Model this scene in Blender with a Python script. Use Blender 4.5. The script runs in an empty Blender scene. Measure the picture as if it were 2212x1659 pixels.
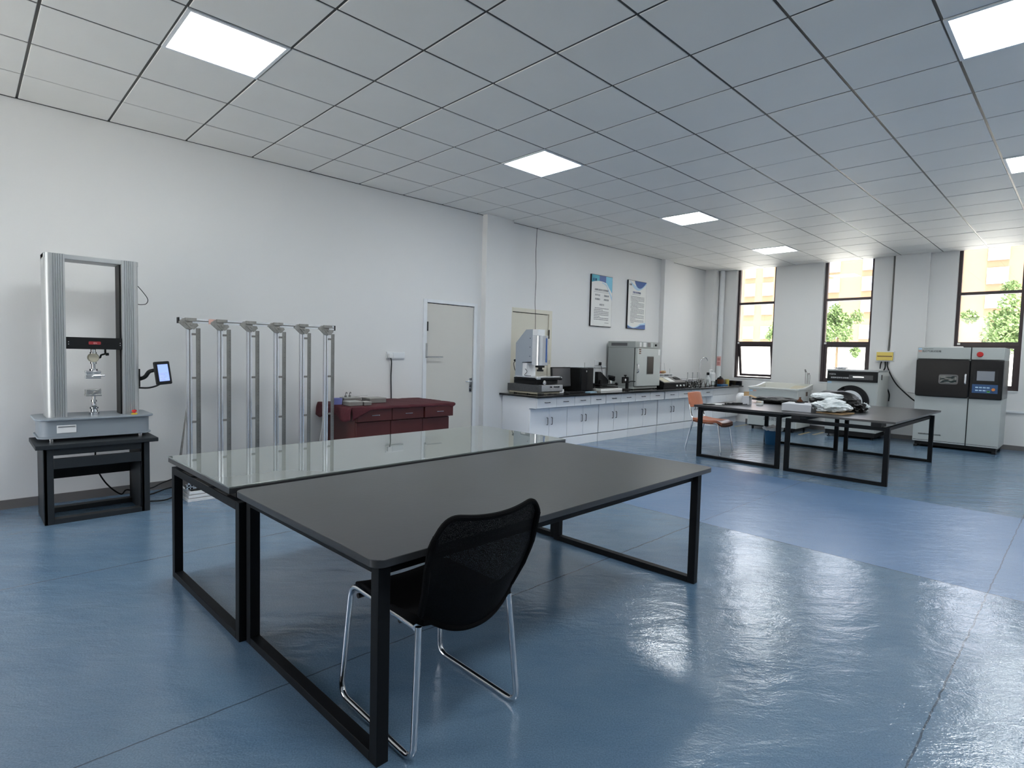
import bpy, bmesh, math, random
from mathutils import Vector, Matrix, noise
random.seed(7)
PI = math.pi
SC = bpy.context.scene
COL = SC.collection

# ------------------------------------------------------------------ camera
f_px = 1222.72
yaw, pitch, roll = 0.79697, -0.05458, 0.02485
CAMZ = 1.36
fw = Vector((math.cos(yaw)*math.cos(pitch), math.sin(yaw)*math.cos(pitch), math.sin(pitch)))
rt0 = fw.cross(Vector((0, 0, 1))).normalized()
up0 = rt0.cross(fw)
rt = math.cos(roll)*rt0 + math.sin(roll)*up0
up = -math.sin(roll)*rt0 + math.cos(roll)*up0
cam = bpy.data.cameras.new('camera')
cam.sensor_width = 36.0
cam.lens = f_px/2212*36.0
cam.clip_start = 0.05
cam.clip_end = 400
camo = bpy.data.objects.new('camera', cam)
COL.objects.link(camo)
R3 = Matrix((rt, up, -fw)).transposed()
camo.matrix_world = Matrix.Translation((-0.3645, -6.0618, CAMZ)) @ R3.to_4x4()
SC.camera = camo

# ------------------------------------------------------------------ world, sun, exposure
SC.view_settings.view_transform = 'Standard'
SC.view_settings.look = 'None'
SC.view_settings.gamma = 1.0
SC.view_settings.exposure = 0.88
SC.view_settings.use_curve_mapping = False
w = bpy.data.worlds.new('sky')
SC.world = w
w.use_nodes = True
nt = w.node_tree
nt.nodes.clear()
sky = nt.nodes.new('ShaderNodeTexSky')
sky.sky_type = 'NISHITA'
sky.sun_disc = False
sky.sun_elevation = math.radians(72)
sky.sun_rotation = math.radians(250)
sky.dust_density = 3.0
bg = nt.nodes.new('ShaderNodeBackground')
SKY_STRENGTH = 0.7
bg.inputs['Strength'].default_value = SKY_STRENGTH
out = nt.nodes.new('ShaderNodeOutputWorld')
hs = nt.nodes.new('ShaderNodeHueSaturation')
hs.inputs['Saturation'].default_value = 0.3
nt.links.new(sky.outputs[0], hs.inputs['Color'])
nt.links.new(hs.outputs[0], bg.inputs['Color'])
nt.links.new(bg.outputs[0], out.inputs['Surface'])
sun = bpy.data.lights.new('sun', 'SUN')
sun.energy = 12.0
sun.color = (1.0, 0.95, 0.86)
sun.angle = math.radians(0.8)
suno = bpy.data.objects.new('sun', sun)
COL.objects.link(suno)
suno.location = (-20, -10, 30)
suno.rotation_euler = Vector((0.27, 0.10, -0.95)).to_track_quat('-Z', 'Y').to_euler()
LAMP = 15.5        # emission of the ceiling panels

# ------------------------------------------------------------------ materials
def mat(name, col, rough=0.5, metal=0.0, var=0.03, scale=6.0, bump=0.0, bscale=80.0, spec=0.5, emit=None, es=0.0, trans=0.0, ior=1.45, coat=0.0, alpha=1.0, dirt=None):
    m = bpy.data.materials.new(name)
    m.use_nodes = True
    n = m.node_tree
    b = n.nodes['Principled BSDF']
    tc = n.nodes.new('ShaderNodeTexCoord')
    nz = n.nodes.new('ShaderNodeTexNoise')
    nz.inputs['Scale'].default_value = scale
    nz.inputs['Detail'].default_value = 4
    n.links.new(tc.outputs['Object'], nz.inputs['Vector'])
    mx = n.nodes.new('ShaderNodeMix')
    mx.data_type = 'RGBA'
    c = list(col)[:3]
    mx.inputs['A'].default_value = [max(0, x*(1-var*2)) for x in c]+[1]
    mx.inputs['B'].default_value = [min(1, x*(1+var*2)) for x in c]+[1]
    n.links.new(nz.outputs['Fac'], mx.inputs['Factor'])
    n.links.new(mx.outputs['Result'], b.inputs['Base Color'])
    b.inputs['Roughness'].default_value = rough
    b.inputs['Metallic'].default_value = metal
    b.inputs['Specular IOR Level'].default_value = spec
    b.inputs['IOR'].default_value = ior
    b.inputs['Coat Weight'].default_value = coat
    b.inputs['Coat Roughness'].default_value = 0.05
    b.inputs['Transmission Weight'].default_value = trans
    b.inputs['Alpha'].default_value = alpha
    if emit:
        b.inputs['Emission Color'].default_value = list(emit)+[1]
        b.inputs['Emission Strength'].default_value = es
    if bump:
        n2 = n.nodes.new('ShaderNodeTexNoise')
        n2.inputs['Scale'].default_value = bscale
        n2.inputs['Detail'].default_value = 3
        n.links.new(tc.outputs['Object'], n2.inputs['Vector'])
        bp = n.nodes.new('ShaderNodeBump')
        bp.inputs['Strength'].default_value = bump
        bp.inputs['Distance'].default_value = 0.01
        n.links.new(n2.outputs['Fac'], bp.inputs['Height'])
        n.links.new(bp.outputs['Normal'], b.inputs['Normal'])
    return m

def glassmat(name, tint=(1, 1, 1), rough=0.0):
    # thin clear sheet: see-through with a fresnel reflection
    m = bpy.data.materials.new(name)
    m.use_nodes = True
    n = m.node_tree
    n.nodes.clear()
    o = n.nodes.new('ShaderNodeOutputMaterial')
    tr = n.nodes.new('ShaderNodeBsdfTransparent')
    tr.inputs['Color'].default_value = list(tint)+[1]
    gl = n.nodes.new('ShaderNodeBsdfGlossy')
    gl.inputs['Roughness'].default_value = rough
    fr = n.nodes.new('ShaderNodeFresnel')
    fr.inputs['IOR'].default_value = 1.45
    mx = n.nodes.new('ShaderNodeMixShader')
    n.links.new(fr.outputs[0], mx.inputs[0])
    n.links.new(tr.outputs[0], mx.inputs[1])
    n.links.new(gl.outputs[0], mx.inputs[2])
    n.links.new(mx.outputs[0], o.inputs['Surface'])
    return m

M = {}
M['wall'] = mat('wall_paint', (0.76, 0.76, 0.757), 0.75, var=0.012, scale=1.2, bump=0.05, bscale=60)
M['wall_grey'] = M['wall']
M['ceil_tile'] = mat('ceiling_tile', (0.77, 0.76, 0.735), 0.6, var=0.02, scale=2.5)
M['tbar'] = mat('ceiling_grid_metal', (0.045, 0.043, 0.04), 0.4, 0.3)
M['baseboard'] = mat('baseboard_stone', (0.16, 0.15, 0.145), 0.5)
M['white_trim'] = mat('white_trim', (0.76, 0.78, 0.80), 0.5)
M['door_beige'] = mat('door_beige', (0.63, 0.61, 0.56), 0.55, var=0.01)
M['door_cream'] = mat('door_cream', (0.70, 0.67, 0.57), 0.55, var=0.01)
M['black'] = mat('matte_black', (0.010, 0.0105, 0.011), 0.5, spec=0.3)
M['gap'] = mat('dark_gap', (0.02, 0.02, 0.02), 0.9)
M['black_gloss'] = mat('gloss_black', (0.008, 0.008, 0.009), 0.28, spec=0.25)
M['black_steel'] = mat('black_powder_coat', (0.008, 0.009, 0.0105), 0.5, spec=0.15, bump=0.03, bscale=300)
M['table_black'] = mat('table_laminate', (0.038, 0.039, 0.041), 0.30, var=0.12, scale=3.0, bump=0.02, bscale=40)
M['dust_metal'] = mat('dusty_rail', (0.10, 0.095, 0.09), 0.6, var=0.2, scale=12)
M['chrome'] = mat('chrome', (0.72, 0.73, 0.75), 0.08, 1.0)
M['steel'] = mat('brushed_steel', (0.50, 0.50, 0.49), 0.3, 1.0, var=0.08, scale=30)
M['ruler'] = mat('ruler_steel', (0.30, 0.29, 0.27), 0.35, 1.0, var=0.15, scale=9)
M['alu'] = mat('anodised_aluminium', (0.46, 0.475, 0.48), 0.42, 0.5, var=0.03)
M['alu_bright'] = mat('bright_aluminium', (0.80, 0.81, 0.83), 0.2, 0.85)
M['cast'] = mat('cast_bracket', (0.30, 0.29, 0.27), 0.55, 0.5, var=0.2, scale=30)
M['tester_base'] = mat('tester_grey_paint', (0.25, 0.285, 0.32), 0.4, var=0.02)
M['stand_dark'] = mat('stand_dark_paint', (0.022, 0.026, 0.030), 0.5, spec=0.3)
M['red'] = mat('red_plastic', (0.55, 0.02, 0.02), 0.4)
M['red_tag'] = mat('red_tag', (0.32, 0.03, 0.035), 0.4)
M['yellow'] = mat('yellow_plastic', (0.65, 0.45, 0.04), 0.4)
M['white'] = mat('white_plastic', (0.78, 0.79, 0.80), 0.4, var=0.01)
M['paper'] = mat('white_paper', (0.80, 0.80, 0.78), 0.7, var=0.01)
M['cab_white'] = mat('white_cabinet_laminate', (0.86, 0.87, 0.89), 0.35, var=0.01)
M['wood_red'] = mat('reddish_wood', (0.075, 0.014, 0.013), 0.4, var=0.12, scale=5)
M['cloth_red'] = mat('maroon_cloth', (0.072, 0.009, 0.015), 0.8, var=0.15, scale=9, bump=0.3, bscale=25)
M['granite'] = mat('grey_granite', (0.075, 0.078, 0.082), 0.3, var=0.35, scale=90)
M['worktop'] = mat('black_worktop', (0.010, 0.010, 0.011), 0.12)
M['oven'] = mat('oven_grey_paint', (0.33, 0.35, 0.34), 0.4, var=0.015)
M['oven_light'] = mat('oven_light_paint', (0.50, 0.53, 0.51), 0.4, var=0.015)
M['machine_grey'] = mat('machine_grey_paint', (0.47, 0.50, 0.49), 0.42, var=0.015)
M['machine_white'] = mat('machine_white_paint', (0.68, 0.69, 0.66), 0.42, var=0.015)
M['measure_grey'] = mat('blue_grey_paint', (0.36, 0.40, 0.45), 0.4, var=0.015)
M['screen_off'] = mat('screen_off', (0.10, 0.10, 0.105), 0.25)
M['screen_blue'] = mat('lit_blue_screen', (0.1, 0.15, 0.4), 0.2, emit=(0.22, 0.30, 0.75), es=0.9)
M['panel_blue'] = mat('blue_key_panel', (0.03, 0.09, 0.22), 0.4)
M['screen_grey'] = mat('touch_screen_grey', (0.22, 0.24, 0.28), 0.2)
M['brass'] = mat('brass_yellow', (0.62, 0.48, 0.12), 0.35, 0.4)
M['beige'] = mat('beige_plastic', (0.60, 0.55, 0.42), 0.5)
M['pink'] = mat('pink_paper', (0.72, 0.42, 0.40), 0.7)
M['pink_tape'] = mat('pink_tape', (0.68, 0.42, 0.36), 0.6)
M['blue'] = mat('blue_plastic', (0.03, 0.14, 0.30), 0.35)
M['lilac'] = mat('lilac_plastic', (0.22, 0.24, 0.55), 0.45)
M['greybox'] = mat('grey_box', (0.20, 0.19, 0.18), 0.55, var=0.08)
M['greybox_light'] = mat('pale_grey_box_lid', (0.34, 0.34, 0.32), 0.5, var=0.05)
M['cardboard'] = mat('cardboard', (0.50, 0.33, 0.17), 0.8, var=0.06)
M['carton'] = mat('white_carton', (0.62, 0.63, 0.67), 0.6, var=0.03)
M['orange'] = mat('orange_leatherette', (0.55, 0.19, 0.10), 0.32, var=0.05, bump=0.06, bscale=120)
M['orange_dark'] = mat('brown_leatherette', (0.23, 0.08, 0.04), 0.25, var=0.05)
M['fabric'] = mat('black_fabric', (0.003, 0.003, 0.0035), 0.9, spec=0.15, bump=0.2, bscale=300)
M['bag_white'] = mat('white_plastic_bag', (0.74, 0.78, 0.79), 0.3, var=0.06, scale=14, bump=0.9, bscale=18)
M['bag_black'] = mat('black_plastic_bag', (0.009, 0.009, 0.009), 0.42, spec=0.3, var=0.2, bump=0.8, bscale=18)
M['brown'] = mat('brown_glass', (0.10, 0.035, 0.015), 0.2)
M['cyan'] = mat('poster_cyan', (0.02, 0.34, 0.46), 0.35)
M['sky_blue'] = mat('poster_sky_blue', (0.16, 0.52, 0.72), 0.35)
M['deep_blue'] = mat('poster_deep_blue', (0.02, 0.10, 0.34), 0.35)
M['pale_blue'] = mat('poster_pale_blue', (0.42, 0.62, 0.78), 0.35)
M['ink'] = mat('ink_grey', (0.10, 0.11, 0.13), 0.6)
M['ink_blue'] = mat('ink_blue', (0.03, 0.05, 0.20), 0.6)
M['ink_black'] = mat('ink_black', (0.015, 0.015, 0.015), 0.6)
M['frame_brown'] = mat('window_frame_brown', (0.055, 0.042, 0.045), 0.4, 0.3)
M['glass'] = glassmat('window_glass')
M['lab_glass'] = glassmat('lab_glass', (0.97, 0.98, 0.98), 0.05)
M['carboy'] = mat('translucent_carboy', (0.62, 0.65, 0.66), 0.35)
M['lamp'] = mat('led_diffuser', (0.9, 0.9, 0.9), 0.6, emit=(0.93, 0.98, 1.0), es=LAMP)
M['lit_small'] = mat('small_led_display', (0.8, 0.9, 0.9), 0.4, emit=(0.9, 1.0, 0.98), es=1.6)
M['green'] = mat('green_key', (0.10, 0.45, 0.08), 0.4)
M['orange_knob'] = mat('orange_knob', (0.70, 0.25, 0.06), 0.4)
M['mirror_glass'] = mat('grey_glass_top', (0.20, 0.225, 0.215), 0.015, 0.0, var=0.02, ior=1.9, spec=0.9)
M['port_dark'] = mat('dark_port_glass', (0.02, 0.035, 0.035), 0.1, bump=0.4, bscale=9)
M['tape_yellow'] = mat('floor_tape', (0.62, 0.42, 0.14), 0.6, var=0.25, scale=20)
# outdoors
M['facade'] = mat('orange_plaster', (0.25, 0.145, 0.088), 0.9, var=0.03, scale=0.3)
M['facade_cream'] = mat('cream_plaster', (0.34, 0.23, 0.15), 0.9, var=0.03, scale=0.3)
M['bwin'] = mat('building_window', (0.22, 0.25, 0.33), 0.4)
M['bframe'] = mat('building_window_frame', (0.34, 0.34, 0.36), 0.6)
M['leaf'] = mat('leaf_green', (0.13, 0.20, 0.07), 0.6, var=0.35, scale=3)
M['bark'] = mat('bark', (0.14, 0.10, 0.06), 0.9)
M['paving'] = mat('pale_paving', (0.60, 0.60, 0.56), 0.9, var=0.04, scale=0.8)

def mesh_fabric():
    m = bpy.data.materials.new('mesh_fabric')
    m.use_nodes = True
    n = m.node_tree
    b = n.nodes['Principled BSDF']
    b.inputs['Base Color'].default_value = (0.003, 0.003, 0.0035, 1)
    b.inputs['Specular IOR Level'].default_value = 0.15
    b.inputs['Roughness'].default_value = 0.8
    tc = n.nodes.new('ShaderNodeTexCoord')
    v = n.nodes.new('ShaderNodeTexVoronoi')
    v.inputs['Scale'].default_value = 420
    n.links.new(tc.outputs['Object'], v.inputs['Vector'])
    r = n.nodes.new('ShaderNodeMath')
    r.operation = 'GREATER_THAN'
    r.inputs[1].default_value = 0.30
    n.links.new(v.outputs['Distance'], r.inputs[0])
    wv = n.nodes.new('ShaderNodeMath')
    wv.operation = 'MULTIPLY_ADD'
    wv.inputs[1].default_value = 0.28
    wv.inputs[2].default_value = 0.72
    n.links.new(r.outputs[0], wv.inputs[0])
    n.links.new(wv.outputs[0], b.inputs['Alpha'])
    return m
M['mesh_fabric'] = mesh_fabric()

def floor_mat():
    m = bpy.data.materials.new('blue_epoxy_floor')
    m.use_nodes = True
    n = m.node_tree
    L = n.links.new
    b = n.nodes['Principled BSDF']
    tc = n.nodes.new('ShaderNodeTexCoord')
    sep = n.nodes.new('ShaderNodeSeparateXYZ')
    L(tc.outputs['Object'], sep.inputs[0])
    def math_(op, a, bb=None, cc=None):
        k = n.nodes.new('ShaderNodeMath')
        k.operation = op
        for i, q in enumerate((a, bb, cc)):
            if q is None: continue
            if isinstance(q, (int, float)): k.inputs[i].default_value = q
            else: L(q, k.inputs[i])
        return k.outputs[0]
    def noise_(scale, detail=4, sx=1, sy=1, rough=0.5, dist=0.0):
        mp = n.nodes.new('ShaderNodeMapping')
        mp.vector_type = 'TEXTURE'
        mp.inputs['Scale'].default_value = (1/sx, 1/sy, 1)
        mp.inputs['Rotation'].default_value = (0, 0, -0.75)
        L(tc.outputs['Object'], mp.inputs[0])
        z = n.nodes.new('ShaderNodeTexNoise')
        z.inputs['Scale'].default_value = scale
        z.inputs['Detail'].default_value = detail
        z.inputs['Roughness'].default_value = rough
        z.inputs['Distortion'].default_value = dist
        L(mp.outputs[0], z.inputs['Vector'])
        return z.outputs['Fac']
    X, Y = sep.outputs['X'], sep.outputs['Y']
    # bay poured smoother and bluer, between the joints at x = 4.0 and 6.4
    bay = math_('MULTIPLY', math_('GREATER_THAN', X, 4.0), math_('LESS_THAN', X, 6.4))
    big = noise_(0.7, 3)
    mid = noise_(3.2, 7, 1.0, 2.2, 0.65, 0.3)
    cr = n.nodes.new('ShaderNodeValToRGB')
    cr.color_ramp.elements[0].position = 0.30
    cr.color_ramp.elements[0].color = (0.098, 0.182, 0.290, 1)
    cr.color_ramp.elements[1].position = 0.72
    cr.color_ramp.elements[1].color = (0.175, 0.262, 0.355, 1)
    s = math_('ADD', math_('MULTIPLY', big, 0.6), math_('MULTIPLY', mid, 0.4))
    L(s, cr.inputs[0])
    mb = n.nodes.new('ShaderNodeMix')
    mb.data_type = 'RGBA'
    L(math_('MULTIPLY', bay, 0.75), mb.inputs['Factor'])
    L(cr.outputs[0], mb.inputs['A'])
    mb.inputs['B'].default_value = (0.125, 0.225, 0.405, 1)
    # fine speckle
    sp = noise_(170, 2)
    ms = n.nodes.new('ShaderNodeMix')
    ms.data_type = 'RGBA'
    ms.blend_type = 'MULTIPLY'
    ms.inputs['Factor'].default_value = 0.35
    L(mb.outputs['Result'], ms.inputs['A'])
    c2 = n.nodes.new('ShaderNodeValToRGB')
    c2.color_ramp.elements[0].position = 0.35
    c2.color_ramp.elements[0].color = (0.45, 0.5, 0.55, 1)
    c2.color_ramp.elements[1].position = 0.65
    c2.color_ramp.elements[1].color = (1.25, 1.25, 1.25, 1)
    L(sp, c2.inputs[0])
    L(c2.outputs[0], ms.inputs['B'])
    # joints cut in the slab
    wob = math_('MULTIPLY', math_('SUBTRACT', noise_(9, 3), 0.5), 0.02)
    def seam(coord, pos, wd=0.0035):
        return math_('LESS_THAN', math_('ABSOLUTE', math_('SUBTRACT', math_('ADD', coord, wob), pos)), wd)
    sm = None
    for (cc, p) in ((Y, -1.975), (Y, -3.86), (Y, -5.70)):
        q = seam(cc, p)
        sm = q if sm is None else math_('MAXIMUM', sm, q)
    for p in (4.0, 6.4):
        q = math_('LESS_THAN', math_('ABSOLUTE', math_('SUBTRACT', X, p)), 0.005)
        sm = math_('MAXIMUM', sm, q)
    mj = n.nodes.new('ShaderNodeMix')
    mj.data_type = 'RGBA'
    L(math_('MULTIPLY', sm, 0.75), mj.inputs['Factor'])
    L(ms.outputs['Result'], mj.inputs['A'])
    mj.inputs['B'].default_value = (0.035, 0.05, 0.07, 1)
    L(mj.outputs['Result'], b.inputs['Base Color'])
    # gloss: worn areas rougher
    rr = n.nodes.new('ShaderNodeMapRange')
    L(noise_(1.6, 5, 1, 1.8), rr.inputs['Value'])
    rr.inputs['From Min'].default_value = 0.3
    rr.inputs['From Max'].default_value = 0.7
    rr.inputs['To Min'].default_value = 0.12
    rr.inputs['To Max'].default_value = 0.21
    ro = math_('ADD', rr.outputs[0], math_('MULTIPLY', bay, 0.18))
    L(ro, b.inputs['Roughness'])
    b.inputs['Specular IOR Level'].default_value = 1.0
    # waves from trowelling, plus orange peel
    b1 = n.nodes.new('ShaderNodeBump')
    b1.inputs['Strength'].default_value = 0.36
    b1.inputs['Distance'].default_value = 0.02
    L(noise_(4.0, 5, 1.0, 1.9, 0.58, 0.3), b1.inputs['Height'])
    b2 = n.nodes.new('ShaderNodeBump')
    b2.inputs['Strength'].default_value = 0.35
    b2.inputs['Distance'].default_value = 0.002
    L(noise_(120, 2), b2.inputs['Height'])
    L(b1.outputs[0], b2.inputs['Normal'])
    b3 = n.nodes.new('ShaderNodeBump')
    b3.inputs['Strength'].default_value = 0.5
    b3.inputs['Distance'].default_value = 0.004
    b3.invert = True
    L(sm, b3.inputs['Height'])
    L(b2.outputs[0], b3.inputs['Normal'])
    L(b3.outputs[0], b.inputs['Normal'])
    return m
M['floor'] = floor_mat()

# ------------------------------------------------------------------ geometry helpers
class B:
    def __init__(s):
        s.bm = bmesh.new()
    def _mi(s, n0, m):
        if m:
            s.bm.faces.ensure_lookup_table()
            for f in s.bm.faces[n0:]: f.material_index = m
    def box(s, a, b, m=0):
        x0, y0, z0 = [min(p, q) for p, q in zip(a, b)]
        x1, y1, z1 = [max(p, q) for p, q in zip(a, b)]
        n0 = len(s.bm.faces)
        v = [s.bm.verts.new(p) for p in ((x0,y0,z0),(x1,y0,z0),(x1,y1,z0),(x0,y1,z0),(x0,y0,z1),(x1,y0,z1),(x1,y1,z1),(x0,y1,z1))]
        for q in ((3,2,1,0),(4,5,6,7),(0,1,5,4),(1,2,6,5),(2,3,7,6),(3,0,4,7)):
            s.bm.faces.new([v[i] for i in q])
        s._mi(n0, m)
        return s
    def cbox(s, c, d, m=0, rz=0, ry=0, rx=0):
        n0 = len(s.bm.faces); v0 = len(s.bm.verts)
        s.box([-q/2 for q in d], [q/2 for q in d], m)
        s.bm.verts.ensure_lookup_table()
        T = Matrix.Translation(c) @ Matrix.Rotation(rz, 4, 'Z') @ Matrix.Rotation(ry, 4, 'Y') @ Matrix.Rotation(rx, 4, 'X')
        for v in s.bm.verts[v0:]: v.co = T @ v.co
        return s
    def prism(s, pts, axis, a, b, m=0):
        n0 = len(s.bm.faces)
        def P(p, t):
            if axis == 'x': return (t, p[0], p[1])
            if axis == 'y': return (p[0], t, p[1])
            return (p[0], p[1], t)
        va = [s.bm.verts.new(P(p, a)) for p in pts]
        vb = [s.bm.verts.new(P(p, b)) for p in pts]
        k = len(pts)
        fs = [s.bm.faces.new(va), s.bm.faces.new(list(reversed(vb)))]
        for i in range(k):
            fs.append(s.bm.faces.new((va[i], vb[i], vb[(i+1) % k], va[(i+1) % k])))
        bmesh.ops.recalc_face_normals(s.bm, faces=fs)
        s._mi(n0, m)
        return s
    def tube(s, pts, r, n=10, m=0, closed=False):
        n0 = len(s.bm.faces)
        pts = [Vector(p) for p in pts]
        rs = r if isinstance(r, (list, tuple)) else [r]*len(pts)
        rings = []
        nrm = None
        K = len(pts)
        for i, p in enumerate(pts):
            if closed: t = (pts[(i+1) % K]-pts[i-1])
            elif i == 0: t = pts[1]-pts[0]
            elif i == K-1: t = pts[-1]-pts[-2]
            else: t = (pts[i+1]-p).normalized()+(p-pts[i-1]).normalized()
            t.normalize()
            if nrm is None:
                a = Vector((0, 0, 1)) if abs(t.z) < 0.9 else Vector((1, 0, 0))
                nrm = t.cross(a).normalized()
            nrm = (nrm - t*nrm.dot(t)).normalized()
            bn = t.cross(nrm)
            rings.append([s.bm.verts.new(p + rs[i]*(math.cos(2*PI*j/n)*nrm + math.sin(2*PI*j/n)*bn)) for j in range(n)])
        for i in range(K if closed else K-1):
            A_, B_ = rings[i], rings[(i+1) % K]
            for j in range(n):
                s.bm.faces.new((A_[j], A_[(j+1) % n], B_[(j+1) % n], B_[j]))
        if not closed:
            s.bm.faces.new(list(reversed(rings[0])))
            s.bm.faces.new(rings[-1])
        s._mi(n0, m)
        return s
    def cyl(s, a, b, r, r2=None, n=20, m=0):
        return s.tube([a, b], [r, r if r2 is None else r2], n, m)
    def lathe(s, prof, c=(0,0,0), n=24, m=0):
        n0 = len(s.bm.faces)
        rings = []
        for (r, z) in prof:
            if r < 1e-6: rings.append([s.bm.verts.new((c[0], c[1], c[2]+z))])
            else: rings.append([s.bm.verts.new((c[0]+r*math.cos(2*PI*j/n), c[1]+r*math.sin(2*PI*j/n), c[2]+z)) for j in range(n)])
        for A_, B_ in zip(rings, rings[1:]):
            for j in range(n):
                k = (j+1) % n
                if len(A_) == 1 and len(B_) == 1: continue
                if len(A_) == 1: s.bm.faces.new((A_[0], B_[k], B_[j]))
                elif len(B_) == 1: s.bm.faces.new((A_[j], A_[k], B_[0]))
                else: s.bm.faces.new((A_[j], A_[k], B_[k], B_[j]))
        s._mi(n0, m)
        return s
    def grid(s, fn, nu, nv, m=0, closed_u=False):
        n0 = len(s.bm.faces)
        V = [[s.bm.verts.new(fn(i/nu, j/nv)) for j in range(nv+1)] for i in range(nu+1)]
        for i in range(nu):
            for j in range(nv):
                s.bm.faces.new((V[i][j], V[i+1][j], V[i+1][j+1], V[i][j+1]))
        s._mi(n0, m)
        return s
    def blob(s, c, d, amp=0.2, freq=2.0, sub=4, seed=0, m=0, flat=None):
        n0 = len(s.bm.faces); v0 = len(s.bm.verts)
        bmesh.ops.create_icosphere(s.bm, subdivisions=sub, radius=1.0)
        s.bm.verts.ensure_lookup_table()
        for v in s.bm.verts[v0:]:
            p = v.co.copy()
            k = 1 + amp*noise.noise(p*freq+Vector((seed*3.1, seed, 0))) + 0.5*amp*noise.noise(p*freq*2.7+Vector((seed, 0, seed)))
            q = Vector((p.x*d[0]*k, p.y*d[1]*k, p.z*d[2]*k))
            if flat is not None: q.z = max(q.z, -flat)
            v.co = q+Vector(c)
        s._mi(n0, m)
        return s

def rounded(w, h, r, n=5, cx=0, cy=0):
    pts = []
    for (sx, sy, a0) in ((1, 1, 0), (-1, 1, PI/2), (-1, -1, PI), (1, -1, 1.5*PI)):
        for i in range(n+1):
            a = a0+PI/2*i/n
            pts.append((cx+sx*(w/2-r)+r*math.cos(a), cy+sy*(h/2-r)+r*math.sin(a)))
    return pts

def curve(pts, k=8):
    pts = [Vector(p) for p in pts]
    P_ = [2*pts[0]-pts[1]]+pts+[2*pts[-1]-pts[-2]]
    o = []
    for i in range(1, len(P_)-2):
        a, b, c, d = P_[i-1:i+3]
        for j in range(k):
            t = j/k
            o.append(0.5*((2*b)+(c-a)*t+(2*a-5*b+4*c-d)*t*t+(3*b-a-3*c+d)*t**3))
    o.append(pts[-1])
    return o

def fillet(pts, r, k=5):
    pts = [Vector(p) for p in pts]
    o = [pts[0]]
    for i in range(1, len(pts)-1):
        a, b, c = pts[i-1:i+2]
        d1, d2 = (a-b), (c-b)
        rr = min(r, d1.length*0.45, d2.length*0.45)
        p0, p1 = b+d1.normalized()*rr, b+d2.normalized()*rr
        for j in range(k+1):
            t = j/k
            o.append((1-t)**2*p0+2*t*(1-t)*b+t*t*p1)
    o.append(pts[-1])
    return o

def root_of(p):
    while p.parent: p = p.parent
    return p

def obj(name, b, m, parent=None, bev=0.0, local=False, smooth=True, seg=2, label=None, origin=None):
    bm = b.bm if isinstance(b, B) else b
    o = None
    if parent is not None and not local:
        bmesh.ops.translate(bm, verts=bm.verts, vec=-root_of(parent).location)
    org = None
    if parent is None and not local:
        if origin is None:
            xs = [v.co.x for v in bm.verts]; ys = [v.co.y for v in bm.verts]; zs = [v.co.z for v in bm.verts]
            origin = ((min(xs)+max(xs))/2, (min(ys)+max(ys))/2, min(zs))
        org = Vector(origin)
        bmesh.ops.translate(bm, verts=bm.verts, vec=-org)
    me = bpy.data.meshes.new(name)
    bm.to_mesh(me)
    bm.free()
    ms = m if isinstance(m, (list, tuple)) else [m]
    for q in ms: me.materials.append(M[q] if isinstance(q, str) else q)
    if smooth:
        for p in me.polygons: p.use_smooth = True
        me.set_sharp_from_angle(angle=math.radians(38))
    o = bpy.data.objects.new(name, me)
    COL.objects.link(o)
    if org is not None: o.location = org
    if parent is not None: o.parent = parent
    if bev:
        md = o.modifiers.new('bevel', 'BEVEL')
        md.width = bev
        md.segments = seg
        md.limit_method = 'ANGLE'
        md.angle_limit = math.radians(40)
    if label: o['label'] = label
    return o

def tag(o, label, cat, group=None, kind=None):
    o['label'] = label
    o['category'] = cat
    if group: o['group'] = group
    if kind: o['kind'] = kind
    return o

def thing(name, label, cat, loc, group=None, rz=0.0, kind=None):
    o = bpy.data.objects.new(name, None)
    o.empty_display_size = 0.1
    COL.objects.link(o)
    o.location = loc
    o.rotation_euler = (0, 0, rz)
    if label: tag(o, label, cat, group)
    if kind: o['kind'] = kind
    return o

def struct(name, b, m, parent=None, bev=0.0, smooth=False):
    o = obj(name, b, m, parent, bev, smooth=smooth, origin=(0, 0, 0) if parent is None else None)
    if parent is None: o['kind'] = 'structure'
    return o

def copy_tree(o, parent=None):
    kids = [c for c in bpy.data.objects if c.parent == o]
    c = o.copy()
    COL.objects.link(c)
    if parent: c.parent = parent
    for k in kids: copy_tree(k, c)
    return c

def text_obj(name, body, size, m, parent, loc, rot, thick=0.0008, sx=1.0):
    cu = bpy.data.curves.new(name, 'FONT')
    cu.body = body
    cu.size = size
    cu.extrude = thick
    cu.resolution_u = 2
    t = bpy.data.objects.new(name, cu)
    COL.objects.link(t)
    bpy.context.view_layer.update()
    dg = bpy.context.evaluated_depsgraph_get()
    me = bpy.data.meshes.new_from_object(t.evaluated_get(dg))
    bpy.data.objects.remove(t)
    T = Matrix.Translation(Vector(loc)-(root_of(parent).location if parent else Vector((0, 0, 0)))) @ rot.to_4x4() @ Matrix.Diagonal((sx, 1, 1, 1))
    me.transform(T)
    me.materials.clear()
    me.materials.append(M[m])
    o = bpy.data.objects.new(name, me)
    COL.objects.link(o)
    if parent: o.parent = parent
    return o
ROT_LEFTWALL = Matrix.Rotation(PI/2, 3, 'X')                              # reads along +x, faces -y
ROT_WINWALL = Matrix.Rotation(-PI/2, 3, 'Z') @ Matrix.Rotation(PI/2, 3, 'X')  # reads along -y, faces -x

# ================================================================== ROOM
CEIL = 3.274
XW, XB, YR = 11.75, -3.6, -10.8
struct('floor', B().box((XB-0.3, YR-0.3, -0.15), (XW+0.25, 0.3, 0)), 'floor')

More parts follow.
